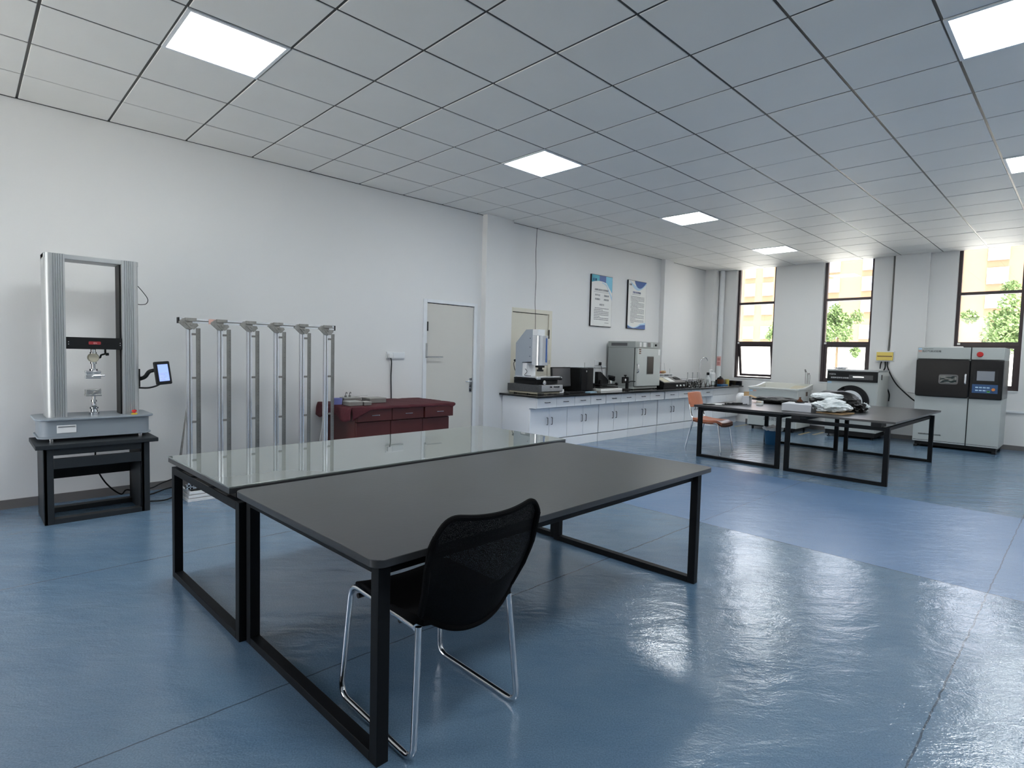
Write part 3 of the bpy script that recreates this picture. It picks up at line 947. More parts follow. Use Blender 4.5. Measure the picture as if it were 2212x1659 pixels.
# ------------------------------------------------------------------ orange chair (faces -y)
t = thing('stacking_chair', 'orange brown leatherette chair with metal legs behind the far table', 'chair', (7.66, -2.12, 0))
def oseat(u, v, dz):
    s = 2*u-1
    return (s*(0.20-0.02*v), 0.20-0.46*v, 0.445+0.012*s*s-0.02*math.sin(PI*v)-0.045*max(0, v-0.72)/0.28*max(0, v-0.72)/0.28+0.0*dz+dz)
def slab(fn, a, c, nu, nv):
    b = B()
    b.grid(lambda u, v: fn(u, v, c), nu, nv)
    b.grid(lambda u, v: fn(1-u, v, a), nu, nv)
    for f1 in (lambda u, v: fn(0, u, c+(a-c)*v), lambda u, v: fn(1, 1-u, c+(a-c)*v), lambda u, v: fn(1-u, 0, c+(a-c)*v), lambda u, v: fn(u, 1, c+(a-c)*v)):
        b.grid(f1, max(nu, nv), 1)
    bmesh.ops.remove_doubles(b.bm, verts=b.bm.verts, dist=1e-4)
    bmesh.ops.recalc_face_normals(b.bm, faces=b.bm.faces)
    return b
obj('seat', slab(oseat, -0.022, 0.012, 12, 12), 'orange', t, 0.006, local=True)
obj('seat_underside', slab(oseat, -0.045, -0.023, 12, 12), 'orange_dark', t, local=True)
def oback(u, v, d):
    s = 2*u-1
    return (s*(0.195-0.02*v*v), 0.235+0.05*v-0.025*(1-s*s)+0.035*0+d, 0.62+0.225*v-0.012*s*s*v)
obj('backrest', slab(oback, -0.014, 0.014, 12, 8), 'orange', t, 0.006, local=True)
for s in (-1, 1):
    obj('front_leg', B().tube(fillet([(s*0.17, 0.15, 0.415), (s*0.175, -0.20, 0.410), (s*0.195, -0.262, 0.0)], 0.04, 5), 0.0125, 10), 'chrome', t, local=True).name = 'leg'
    obj('leg', B().tube(curve([(s*0.185, 0.255, 0.66), (s*0.19, 0.215, 0.50), (s*0.19, 0.19, 0.42), (s*0.20, 0.24, 0.20), (s*0.21, 0.285, 0.0)], 5), 0.0125, 10), 'chrome', t, local=True)

# ------------------------------------------------------------------ tension tester and its stand
t = thing('equipment_stand', 'dark steel stand under the tension testing machine by the left wall', 'stand', (0.395, -0.52, 0))
for x in (0.06, 0.672):
    obj('side_panel', B().box((x, -0.735, 0.0), (x+0.058, -0.28, 0.567)) if 0 else B().box((x, -0.735, 0.0), (x+0.022, -0.28, 0.567)).box((x, -0.735, 0.0), (x+0.058, -0.70, 0.567)).box((x, -0.315, 0.0), (x+0.058, -0.28, 0.567)), 'stand_dark', t, 0.003)
obj('stand_top', B().box((0.012, -0.775, 0.570), (0.785, -0.255, 0.602)), 'stand_dark', t, 0.004)
obj('top_rail', B().box((0.118, -0.735, 0.516), (0.672, -0.70, 0.567)), 'stand_dark', t, 0.002)
obj('drawer_front', B().box((0.118, -0.738, 0.415), (0.672, -0.705, 0.492)), 'stand_dark', t, 0.003)
obj('drawer_tray', B().box((0.118, -0.705, 0.415), (0.672, -0.33, 0.425)), 'black', t)
obj('back_panel', B().box((0.118, -0.315, 0.265), (0.672, -0.29, 0.372)), 'black', t, 0.002)
obj('floor_rail', B().box((0.118, -0.735, 0.0), (0.672, -0.66, 0.038)), 'stand_dark', t, 0.002)
obj('floor_rail', B().box((0.118, -0.36, 0.0), (0.672, -0.28, 0.038)), 'stand_dark', t, 0.002)
tag(obj('plastic_sleeve', B().blob((0.47, -0.66, 0.433), (0.13, 0.03, 0.010), 0.5, 3, 3, 2), 'bag_white'), 'crumpled clear plastic bag lying in the tray slot of the dark stand', 'bag')

t = thing('tension_tester', 'tall grey twin column tension testing machine beside the left wall', 'testing machine', (0.40, -0.45, 0.602))
def base_shape(w_, d, r): return rounded(w_, d, r, 8, 0.405, -0.42)
obj('base', B().prism(base_shape(0.71, 0.42, 0.07), 'z', 0.640, 0.765), 'tester_base', t, 0.002)
obj('base_skirt', B().prism(base_shape(0.735, 0.445, 0.075), 'z', 0.628, 0.640), 'tester_base', t, 0.002)
obj('base_plate', B().prism(base_shape(0.765, 0.47, 0.08), 'z', 0.765, 0.780), 'tester_base', t, 0.004)
for (x, yy) in ((0.12, -0.60), (0.69, -0.60), (0.12, -0.25), (0.69, -0.25)):
    obj('foot', B().cyl((x, yy, 0.602), (x, yy, 0.628), 0.014), 'chrome', t)
pl = obj('name_plate', B().box((0.150, -0.634, 0.668), (0.268, -0.629, 0.728)), 'white', t, 0.003)
obj('plate_trim', B().box((0.158, -0.637, 0.712), (0.260, -0.634, 0.720)), 'steel', pl)
# columns with fluted fronts
def column_profile(x0, x1, inner_right):
    pts = []
    pts.append((x0, -0.30)); 
    if inner_right:   # left column: rounded outer (left) edge
        pts = [(x1, -0.30), (x1, -0.545)]
        for i in range(5):
            xx = x1-0.012-i*0.014
            pts += [(xx, -0.545), (xx-0.002, -0.537), (xx-0.008, -0.537), (xx-0.010, -0.545)]
        pts += [(x0+0.03, -0.545), (x0+0.012, -0.535), (x0+0.002, -0.515), (x0, -0.49), (x0, -0.30)]
    else:
        pts = [(x0, -0.30), (x0, -0.545)]
        for i in range(5):
            xx = x0+0.012+i*0.014
            pts += [(xx, -0.545), (xx+0.002, -0.537), (xx+0.008, -0.537), (xx+0.010, -0.545)]
        pts += [(x1-0.03, -0.545), (x1-0.012, -0.535), (x1-0.002, -0.515), (x1, -0.49), (x1, -0.30)]
    return pts
obj('column', B().prism(column_profile(0.100, 0.224, True), 'z', 0.780, 2.030), 'alu', t)
obj('column', B().prism(column_profile(0.588, 0.704, False), 'z', 0.780, 2.030), 'alu', t)
obj('top_plate', B().box((0.10, -0.53, 1.995), (0.704, -0.31, 2.030)), 'alu', t, 0.003)
obj('screw_slot', B().box((0.576, -0.50, 0.780), (0.588, -0.34, 2.010)), 'black', t)
obj('screw_slot', B().box((0.224, -0.50, 0.780), (0.228, -0.34, 2.010)), 'black', t)
cx = 0.405
ch = obj('crosshead', B().box((0.226, -0.535, 1.308), (0.586, -0.36, 1.400)), 'black', t, 0.003)
obj('red_badge', B().prism(rounded(0.078, 0.024, 0.006, 4, 0.405, 1.357), 'y', -0.538, -0.534), 'red_tag', ch)
text_obj('badge_letters', 'EN', 0.018, 'pink', ch, (0.396, -0.5385, 1.350), ROT_LEFTWALL)
b = B()
for (x, z) in ((0.240, 1.362), (0.240, 1.345), (0.573, 1.360), (0.573, 1.343)): b.cyl((x, -0.537, z), (x, -0.533, z), 0.003, n=10)
obj('screws', b, 'white', ch)
# load cell, upper grip
lc = obj('load_cell', B().lathe([(0, 0), (0.034, 0), (0.038, 0.012), (0.038, 0.04), (0.032, 0.052), (0, 0.052)], (0, 0, 0), 28), 'beige', t, local=True)
lc.rotation_euler = (PI/2, 0, 0)
lc.location = Vector((cx, -0.425, 1.240))-t.location
obj('joint', B().cyl((cx, -0.45, 1.272), (cx, -0.45, 1.308), 0.018).cyl((cx, -0.45, 1.262), (cx, -0.45, 1.285), 0.024), 'chrome', t, 0.002)
obj('stem', B().cyl((cx, -0.45, 1.135), (cx, -0.45, 1.210), 0.013).cyl((cx, -0.45, 1.190), (cx, -0.45, 1.205), 0.022).cyl((cx, -0.45, 1.135), (cx, -0.45, 1.150), 0.028), 'chrome', t, 0.001)
obj('upper_grip', B().box((cx-0.055, -0.485, 1.118), (cx+0.045, -0.415, 1.135)).box((cx-0.052, -0.48, 1.090), (cx+0.044, -0.42, 1.118)).box((cx-0.055, -0.485, 1.072), (cx+0.045, -0.415, 1.092)).cyl((cx-0.01, -0.50, 1.095), (cx+0.068, -0.50, 1.098), 0.006), 'chrome', t, 0.003)
obj('clamp_arm', B().tube(fillet([(cx+0.080, -0.45, 1.308), (cx+0.080, -0.45, 1.28), (cx+0.080, -0.46, 1.272), (cx+0.05, -0.46, 1.262), (cx+0.045, -0.46, 1.240), (cx+0.03, -0.45, 1.240)], 0.006), 0.007, 10), 'black', t)
obj('clamp_knob', B().cyl((cx+0.078, -0.475, 1.268), (cx+0.100, -0.475, 1.270), 0.011), 'black', t, 0.002)
# lower grip
obj('lower_grip', B().box((cx-0.055, -0.49, 0.945), (cx+0.045, -0.41, 0.985)).box((cx-0.058, -0.495, 0.932), (cx+0.048, -0.405, 0.947)).cyl((cx-0.03, -0.505, 0.936), (cx+0.04, -0.505, 0.992), 0.004).cyl((cx, -0.50, 0.963), (cx, -0.48, 0.963), 0.010), 'steel', t, 0.003)
obj('lower_stem', B().cyl((cx, -0.45, 0.865), (cx, -0.45, 0.932), 0.013).cyl((cx, -0.45, 0.885), (cx, -0.45, 0.900), 0.020), 'chrome', t)
obj('lower_flange', B().lathe([(0, 0), (0.036, 0), (0.036, 0.02), (0.026, 0.025), (0.022, 0.045), (0.030, 0.052), (0.030, 0.062), (0.015, 0.075), (0.013, 0.09), (0, 0.09)], (cx, -0.45, 0.780), 24), 'chrome', t)
es = obj('emergency_stop', B().cyl((0.655, -0.585, 0.780), (0.655, -0.585, 0.792), 0.022), 'yellow', t, 0.002)
obj('stop_button', B().lathe([(0, 0), (0.010, 0), (0.010, 0.008), (0.018, 0.012), (0.018, 0.020), (0.012, 0.026), (0, 0.027)], (0.655, -0.585, 0.792), 20), 'red', es)
# hand display on a bracket at the right column
b = B().tube(fillet([(0.706, -0.47, 1.06), (0.75, -0.50, 1.08), (0.775, -0.52, 1.13), (0.805, -0.54, 1.14)], 0.02), 0.016, 10).box((0.704, -0.50, 1.00), (0.716, -0.42, 1.15))
obj('display_bracket', b, 'black', t)
hd = obj('hand_display', B().box((-0.063, -0.014, -0.098), (0.063, 0.014, 0.098)), 'black', t, 0.010, local=True, seg=3)
hd.location = Vector((0.865, -0.565, 1.118))-t.location
hd.rotation_euler = (math.radians(-8), math.radians(-4), math.radians(14))
obj('screen', B().box((-0.040, -0.0155, -0.070), (0.042, -0.0140, 0.072)), 'screen_blue', hd, local=True)
b = B()
for k in range(7):
    b.box((-0.034, -0.0160, -0.058+k*0.009), (-0.034+0.05+0.018*math.sin(k*2.3), -0.0155, -0.055+k*0.009))
obj('screen_text', b, 'white', hd, local=True)
obj('display_cable', B().tube(curve([(0.86, -0.55, 1.03), (0.82, -0.53, 1.005), (0.77, -0.50, 0.99), (0.71, -0.46, 0.99)], 6), 0.007, 8), 'black', t)
obj('top_cable', B().tube(curve([(0.704, -0.46, 1.85), (0.745, -0.46, 1.80), (0.785, -0.45, 1.74), (0.775, -0.45, 1.70), (0.735, -0.46, 1.688), (0.704, -0.46, 1.69)], 6), 0.003, 6), 'black', t)
tag(obj('floor_cable', B().tube(curve([(0.45, -0.24, 0.60), (0.44, -0.24, 0.35), (0.50, -0.25, 0.18), (0.60, -0.30, 0.07), (0.66, -0.26, 0.09), (0.80, -0.22, 0.012), (1.0, -0.10, 0.02), (1.10, -0.06, 0.012)], 7), 0.006, 8), 'black'), 'black cable hanging behind the dark stand and running along the wall', 'cable')
tag(obj('floor_cable', B().tube(curve([(0.74, -0.25, 0.09), (0.85, -0.18, 0.06), (0.95, -0.10, 0.075), (1.08, -0.05, 0.10)], 7), 0.006, 8).tube(curve([(0.76, -0.46, 0.012), (0.88, -0.50, 0.010), (0.98, -0.40, 0.010), (1.02, -0.25, 0.010)], 7), 0.006, 8), 'black'), 'tangle of thin black cables on the floor right of the dark stand', 'cable')

# ------------------------------------------------------------------ ruler rack
t = thing('ruler_rack', 'aluminium rack of six upright posts with steel rulers behind the glass table', 'rack', (1.70, -0.58, 0))
zb = 1.57
def extrusion(b, a, c, sz=0.020):
    # slotted aluminium profile: four ribs around a core
    a, c = Vector(a), Vector(c)
    vert = abs(c.z-a.z) > abs(c.x-a.x)
    for (p, q) in ((-1, -1), (1, -1), (-1, 1), (1, 1)):
        if vert: b.box((a.x+p*sz*0.60-sz*0.40, a.y+q*sz*0.60-sz*0.40, a.z), (a.x+p*sz*0.60+sz*0.40, a.y+q*sz*0.60+sz*0.40, c.z))
        else: b.box((a.x, a.y+q*sz*0.60-sz*0.40, a.z+p*sz*0.60-sz*0.40), (c.x, a.y+q*sz*0.60+sz*0.40, a.z+p*sz*0.60+sz*0.40))
    if vert: b.box((a.x-sz*0.8, a.y-sz*0.8, a.z), (a.x+sz*0.8, a.y+sz*0.8, c.z), 1)
    else: b.box((a.x, a.y-sz*0.8, a.z-sz*0.8), (c.x, a.y+sz*0.8, a.z+sz*0.8), 1)
    return b
obj('top_rail', extrusion(B(), (0.985, -0.58, zb), (2.40, -0.58, zb)), ['alu_bright', 'greybox'], t)
for x in (0.975, 2.40): obj('end_cap', B().box((x, -0.605, zb-0.025), (x+0.010, -0.555, zb+0.025)), 'black', t)
obj('tape_label', B().box((1.215, -0.603, zb-0.022), (1.300, -0.599, zb+0.022)), 'pink_tape', t)
for k in range(6):
    x = 1.063+k*0.2505
    p = obj('post', extrusion(B(), (x, -0.58, 0.096), (x, -0.58, zb-0.02)), ['alu_bright', 'greybox'], t)
    if k: obj('foot', B().box((x-0.02, -0.60, 0.0), (x+0.02, -0.56, 0.098)), 'greybox', p)
    br = B().prism([(x-0.085, zb-0.022), (x-0.03, zb-0.072), (x+0.01, zb-0.078), (x+0.02, zb-0.03), (x+0.02, zb+0.0), (x-0.05, zb+0.02), (x-0.085, zb-0.008)], 'y', -0.618, -0.602)
    br.prism([(x-0.04, zb-0.02), (x+0.055, zb-0.02), (x+0.065, zb-0.04), (x+0.03, zb-0.075), (x-0.0, zb-0.065)], 'y', -0.626, -0.618)
    br.cyl((x+0.005, -0.642, zb-0.03), (x+0.005, -0.63, zb-0.03), 0.012).box((x-0.04, -0.628, zb-0.005), (x+0.05, -0.60, zb+0.024))
    obj('bracket', br, 'cast', p, 0.003)
    rl = obj('ruler', B().box((x+0.048, -0.606, 0.10), (x+0.084, -0.603, 1.508)), 'ruler', p)
    g = B()
    for q in range(0, 140):
        z = 0.11+q*0.01
        ln = 0.012 if q % 5 else 0.018
        g.box((x+0.084-ln, -0.6066, z), (x+0.084, -0.606, z+0.0018))
    obj('ruler_marks', g, 'ink_black', rl)
    for z in (1.455, 1.075, 0.690, 0.30):
        obj('ruler_clip', B().box((x+0.016, -0.604, z-0.009), (x+0.055, -0.596, z+0.009)), 'greybox', rl)
obj('base_rail', B().box((1.03, -0.61, 0.095), (2.38, -0.55, 0.135)) if 0 else extrusion(B(), (1.03, -0.58, 0.117), (2.38, -0.58, 0.117)), ['alu_bright', 'greybox'], t)
b = B()
b.prism([(0.94, 0.0), (0.965, 0.0), (1.045, 0.74), (1.045, 0.80)], 'y', -0.56, -0.545)
obj('brace', b, 'cast', t)
for (k, z) in enumerate((0.0, 0.030, 0.060)):
    o = 0.008*k
    bd = obj('white_board', B().box((1.025+o, -0.665+o, z), (1.285+o*0.5, -0.36, z+0.024)), 'white', None, 0.001)
    tag(bd, ('white board at the bottom of the stack under the ruler rack', 'white board in the middle of the stack under the ruler rack', 'topmost white board of the stack under the ruler rack')[k], 'board', 'white boards stacked under the ruler rack')
tag(obj('black_mat', B().box((1.06, -0.63, 0.0842), (1.27, -0.38, 0.092)), 'black', None, 0.002), 'black mat lying on the white boards at the foot of the ruler rack', 'mat')

# white rod leaning by the maroon cabinet
tag(obj('white_rod', B().cyl((2.44, -0.12, 0.0), (2.575, -0.02, 0.63), 0.007), 'white'), 'thin white rod leaning on the wall left of the maroon cabinet', 'rod')

# ------------------------------------------------------------------ maroon cabinet with cloth
t = thing('wooden_cabinet', 'reddish brown wooden cabinet with three drawers under the maroon cloth', 'cabinet', (3.19, -0.39, 0))
CX0, CX1, CY0, CY1 = 2.575, 3.825, -0.745, -0.03
obj('carcass', B().box((CX0, CY0+0.02, 0.0), (CX1-0.03, CY1, 0.745)), 'wood_red', t, 0.002)
xs = [CX0, CX0+0.42, CX0+0.84, CX1]
for k in range(3):
    dr = obj('drawer', B().box((xs[k]+0.004, CY0-0.025-0.02*(k == 2), 0.602), (xs[k+1]-0.004, CY0+0.02, 0.735)), 'wood_red', t, 0.003)
    mx_ = (xs[k]+xs[k+1])/2
    yy = CY0-0.025-0.02*(k == 2)
    obj('handle', B().tube(fillet([(mx_-0.045, yy, 0.665), (mx_-0.045, yy-0.020, 0.665), (mx_+0.045, yy-0.020, 0.665), (mx_+0.045, yy, 0.665)], 0.008), 0.0045, 8), 'chrome', dr)
    obj('door', B().box((xs[k]+0.004, CY0, 0.06), (min(xs[k+1]-0.004, CX1-0.032), CY0+0.018, 0.590)), 'wood_red', t, 0.002)
# cloth: top sheet with hanging left end and short front fold
def cloth():
    b = B()
    x0, x1, ya, yb = 2.505, 3.845, -0.785, -0.012
    nz_ = lambda x, yy: 0.004*noise.noise(Vector((x*6, yy*6, 1)))+0.003*noise.noise(Vector((x*17, yy*17, 5)))
    top = lambda u, v: (x0+(x1-x0)*u, ya+(yb-ya)*v, 0.757+nz_(x0+(x1-x0)*u, ya+(yb-ya)*v)+(0.0015 if abs(u-0.55) < 0.02 else 0))
    b.grid(top, 60, 30)
    def front(u, v):
        x = x0+(x1-x0)*u
        hang = 0.030 if u > 0.16 else 0.03+0.11*(0.16-u)/0.16
        if u > 0.93: hang = 0.03+0.02*math.sin((u-0.93)/0.07*PI)
        p = top(u, 0)
        return (p[0]+0.006*math.sin(v*3), p[1]-0.010*math.sin(min(1, v*2)*PI/2)-0.006*v*noise.noise(Vector((x*20, v*2, 0))), p[2]-hang*v-0.004*v*noise.noise(Vector((x*14, 0, 3))))
    b.grid(front, 60, 5)
    def left(u, v):
        p = top(0, u)
        hang = 0.125+0.03*math.sin(u*9)
        return (p[0]-0.014*math.sin(min(1, v*2)*PI/2)-0.02*v*math.sin(u*11)*0.6-0.02*v*u, p[1], p[2]-hang*v)
    b.grid(left, 24, 6)
    b.grid(lambda u, v: tuple(Vector(top(1, u))-Vector((-0.006*v, 0, 0.03*v))), 24, 2)
    bmesh.ops.remove_doubles(b.bm, verts=b.bm.verts, dist=0.0004)
    return b
c = obj('table_cloth', cloth(), 'cloth_red')
md = c.modifiers.new('thickness', 'SOLIDIFY'); md.thickness = 0.003; md.offset = 1
tag(c, 'maroon cloth draped over the wooden cabinet beside the beige door', 'cloth')
# boxes on the cloth
Zc = 0.763
def small_box(x0, x1, ya, yb, h, label, lid=True, mm='greybox', z=Zc, name='storage_box', cat='box', group='boxes on the maroon cloth'):
    t = thing(name, label, cat, ((x0+x1)/2, (ya+yb)/2, z), group)
    obj('box_body', B().box((x0, ya, z), (x1, yb, z+h*0.8)), mm, t, 0.002)
    if lid: obj('lid', B().box((x0-0.002, ya-0.002, z+h*0.8), (x1+0.002, yb+0.002, z+h)), 'greybox_light', t, 0.002)
    return t
small_box(2.555, 2.70, -0.66, -0.50, 0.045, 'long flat grey box nearest the edge of the maroon cloth')
small_box(2.715, 2.80, -0.67, -0.56, 0.038, 'small flat grey box just right of the long grey box on the cloth')
small_box(2.90, 3.11, -0.46, -0.28, 0.055, 'grey box standing apart at the right of the cloth items')
small_box(2.69, 2.83, -0.40, -0.22, 0.065, 'grey box at the back of the cloth behind the flat boxes')
small_box(2.60, 2.68, -0.44, -0.34, 0.072, 'upright pale grey box beside the lilac tub on the cloth')
t = thing('plastic_tub', 'round lilac plastic tub on the left end of the maroon cloth', 'tub', (2.535, -0.40, Zc))
obj('tub_body', B().lathe([(0, 0), (0.055, 0), (0.060, 0.065), (0.052, 0.065), (0.050, 0.01), (0, 0.01)], (2.535, -0.40, Zc), 24), 'lilac', t)
for k, (x, yy, z) in enumerate(((2.645, -0.39, Zc+0.072), (2.74, -0.30, Zc+0.065))):
    t = thing('small_hook', ('small dark hook weight standing on the upright pale grey box', 'small dark hook weight standing on the back grey box')[k], 'weight', (x, yy, z))
    obj('base', B().cyl((x, yy, z), (x, yy, z+0.018), 0.013), 'greybox', t)
    obj('hook', B().tube(curve([(x, yy, z+0.018), (x, yy, z+0.04), (x+0.008, yy, z+0.052), (x+0.016, yy, z+0.045), (x+0.012, yy, z+0.036)], 4), 0.003, 6), 'black', t)
tag(obj('steel_needle', B().cyl((2.80, -0.30, Zc+0.068), (2.93, -0.36, Zc+0.078), 0.002), 'steel'), 'thin steel needle lying over the back grey box', 'needle')

# ================================================================== LAB BENCH
ZT = 0.785
b = B().prism([(5.20, -0.106), (5.20, -0.86), (11.66, -0.86), (11.66, -0.36), (11.58, -0.36), (11.58, -0.235), (11.405, -0.235), (11.405, -0.005), (9.93, -0.005), (9.93, -0.096), (9.59, -0.096), (9.59, -0.005), (5.43, -0.005), (5.43, -0.106)][::-1], 'z', ZT-0.028, ZT)
tag(obj('worktop', b, 'worktop', None, 0.004), 'long glossy black worktop of the white lab bench along the left wall', 'worktop')
tag(obj('backsplash', B().box((6.42, -0.030, ZT), (9.58, -0.004, ZT+0.09)).box((9.93, -0.03, ZT), (11.40, -0.004, ZT+0.09)), 'worktop', None, 0.002), 'black upstand along the back of the lab worktop', 'backsplash')
tag(obj('end_splash', B().box((11.60, -0.84, ZT), (11.63, -0.40, ZT+0.10)), 'worktop', None, 0.002), 'black upstand at the far end of the lab worktop under the first window', 'backsplash')

def bow(b, c, L_, axis, dep=0.022, r=0.0045):
    c = Vector(c)
    d = Vector((1, 0, 0)) if axis == 'x' else Vector((0, 0, 1))
    o = Vector((0, -dep, 0))
    b.tube(fillet([c-d*L_/2, c-d*L_/2+o, c+d*L_/2+o, c+d*L_/2], 0.008, 3), r, 6)
    return b
UN = [(5.27, 6.065, 'leftmost end unit of the lab bench, under the measuring machine'), (6.07, 6.825, 'unit under the monitor and computer tower'),
      (6.84, 7.65, 'unit under the microscope and white trays'), (7.655, 8.545, 'unit below the grey drying oven'),
      (8.58, 9.53, 'unit below the sloping black control box'), (9.535, 10.385, 'unit behind the orange chair, below the flasks')]
for k, (x0, x1, lab) in enumerate(UN):
    t = thing('base_cabinet', 'white lab base cabinet, '+lab, 'cabinet', ((x0+x1)/2, -0.4, 0), 'white lab base cabinets')
    yb_ = {0: -0.106, 5: -0.096}.get(k, -0.03)
    c = B().box((x0, -0.645, 0.135), (x1, yb_, 0.60)).box((x0, -0.78, 0.605), (x1, yb_, ZT-0.029)).box((x0, -0.645, 0.60), (x1, yb_, 0.605))
    obj('carcass', c, 'cab_white', t)
    obj('plinth', B().box((x0, -0.66, 0.0), (x1, yb_, 0.128)), 'cab_white', t, 0.001)
    n = 3 if False else 2
    for q in range(2):
        a = x0+(x1-x0)*q/2+0.003
        c_ = x0+(x1-x0)*(q+1)/2-0.003
        dr = obj('drawer', B().box((a, -0.80, 0.612), (c_, -0.78, ZT-0.036)), 'cab_white', t, 0.002)
        obj('handle', bow(B(), ((a+c_)/2, -0.80, 0.685), 0.095, 'x'), 'black', dr)
        dd = obj('door', B().box((a, -0.665, 0.142), (c_, -0.645, 0.585)), 'cab_white', t, 0.002)
        hx = c_-0.045 if q == 0 else a+0.045
        obj('handle', bow(B(), (hx, -0.665, 0.40), 0.10, 'z'), 'black', dd)
# sink unit flush at the far end
t = thing('sink_cabinet', 'white sink cabinet at the far end of the lab bench by the drain pipe', 'cabinet', (10.98, -0.55, 0))
x0, x1 = 10.39, 11.57
obj('carcass', B().box((x0, -0.78, 0.135), (x1, -0.36, ZT-0.029)), 'cab_white', t)
obj('plinth', B().box((x0, -0.76, 0.0), (x1, -0.36, 0.128)), 'cab_white', t)
obj('apron_panel', B().box((x0+0.003, -0.80, 0.622), (x1-0.003, -0.78, ZT-0.034)), 'cab_white', t, 0.002)
for q in range(2):
    a = x0+(x1-x0)*q/2+0.003; c_ = x0+(x1-x0)*(q+1)/2-0.003
    obj('door', B().box((a, -0.80, 0.142), (c_, -0.78, 0.614)), 'cab_white', t, 0.002)

# faucet
t = thing('lab_faucet', 'tall curved chrome lab faucet at the far end of the bench', 'faucet', (10.53, -0.42, ZT))
obj('base', B().cyl((10.53, -0.42, ZT), (10.53, -0.42, ZT+0.05), 0.022), 'chrome', t, 0.002)
obj('spout', B().tube(curve([(10.53, -0.42, ZT+0.05), (10.53, -0.42, 1.20), (10.545, -0.44, 1.32), (10.59, -0.47, 1.365), (10.64, -0.50, 1.36), (10.665, -0.52, 1.31), (10.668, -0.525, 1.27)], 6), 0.010, 10), 'chrome', t)
obj('tap_lever', B().cyl((10.53, -0.44, ZT+0.06), (10.55, -0.50, ZT+0.075), 0.006), 'chrome', t)

# ------------------------------------------------------------------ video measuring machine
t = thing('measuring_machine', 'blue grey column measuring machine on a granite base at the bench start', 'measuring machine', (5.62, -0.42, ZT))
obj('granite_base', B().box((5.36, -0.735, 0.822), (5.86, -0.11, 0.925)), 'granite', t, 0.004)
obj('front_panel', B().prism([(-0.745, 0.835), (-0.745, 0.915), (-0.735, 0.922), (-0.735, 0.828)], 'x', 5.41, 5.855), 'alu_bright', t)
b = B()
for x in (5.60, 5.68, 5.72, 5.76): b.cyl((x, -0.758, 0.895), (x, -0.744, 0.895), 0.010, n=12)
obj('knob_row', b, 'black', t)
obj('support_frame', B().box((5.38, -0.70, 0.795), (5.84, -0.13, 0.822)), 'beige', t)
for (x, yy) in ((5.40, -0.24), (5.40, -0.50), (5.80, -0.24), (5.80, -0.66)):
    obj('foot', B().lathe([(0, 0), (0.022, 0), (0.026, 0.012), (0.010, 0.02), (0.010, 0.037), (0, 0.037)], (x, yy, ZT), 16), 'black', t)
st = obj('lower_stage', B().box((5.40, -0.66, 0.932), (5.84, -0.20, 0.985)), 'black', t, 0.004)
obj('upper_stage', B().box((5.36, -0.69, 0.990), (5.90, -0.24, 1.018)), 'black_steel', t, 0.004)
obj('stage_plate', B().box((5.38, -0.67, 1.020), (5.88, -0.22, 1.040)).box((5.36, -0.695, 1.000), (5.44, -0.665, 1.040)), 'alu_bright', t, 0.003)
obj('stage_handwheel', B().cyl((5.90, -0.60, 1.005), (5.965, -0.60, 1.005), 0.010).cyl((5.955, -0.60, 1.005), (5.975, -0.60, 1.005), 0.030), 'chrome', t, 0.002)
obj('stage_handwheel', B().cyl((5.50, -0.66, 0.955), (5.50, -0.72, 0.955), 0.012).cyl((5.50, -0.70, 0.955), (5.50, -0.715, 0.955), 0.032), 'chrome', t, 0.002)
# C-shaped column: seen from its side
col_pts = [(-0.27, 0.925), (-0.27, 1.512), (-0.465, 1.700), (-0.578, 1.702), (-0.578, 1.245), (-0.365, 1.232), (-0.365, 0.925)]
col_pts = [(-0.20, 0.925), (-0.20, 1.512), (-0.40, 1.700), (-0.53, 1.702), (-0.53, 1.245), (-0.34, 1.232), (-0.34, 0.925)]
co = obj('column', B().prism(col_pts, 'x', 5.42, 5.62), 'measure_grey', t, 0.005)
b = B()
for z in (1.575, 1.45, 1.32): b.cyl((5.416, -0.49, z), (5.421, -0.49, z), 0.006, n=10)
obj('cover_screws', b, 'black', co)
obj('white_side_cover', B().box((5.425, -0.425, 1.035), (5.615, -0.342, 1.225)), 'white', t, 0.003)
obj('head_top', B().box((5.42, -0.64, 1.615), (5.56, -0.532, 1.700)), 'white', t, 0.004)
hp = [(5.42, -0.53), (5.42, -0.60)]
for i in range(7):
    a = PI/2*i/6
    hp.append((5.42+0.07*(1-math.cos(a)), -0.60-0.07*math.sin(a)))
hp += [(5.60, -0.67), (5.60, -0.53)]
obj('head_cover', B().prism(hp, 'z', 1.195, 1.615), 'alu_bright', t, 0.003)
obj('head_badge_strip', B().box((5.555, -0.674, 1.24), (5.575, -0.670, 1.58)), 'deep_blue', t)
obj('lens', B().box((5.44, -0.66, 1.165), (5.55, -0.58, 1.193)).cyl((5.49, -0.63, 1.115), (5.49, -0.63, 1.165), 0.030).cyl((5.49, -0.63, 1.112), (5.49, -0.63, 1.138), 0.048), 'black', t, 0.002)
obj('signal_cable', B().tube(curve([(5.424, -0.40, 1.14), (5.40, -0.44, 1.13), (5.40, -0.46, 1.10), (5.40, -0.42, 1.06), (5.40, -0.43, 1.045), (5.42, -0.52, 1.045)], 5), 0.004, 6), 'black', t)
obj('rear_cable', B().tube(curve([(5.44, -0.195, 1.25), (5.42, -0.17, 1.22), (5.42, -0.18, 1.15), (5.43, -0.20, 1.10)], 5), 0.005, 6).cyl((5.41, -0.19, 1.255), (5.43, -0.19, 1.26), 0.014), 'black', t)
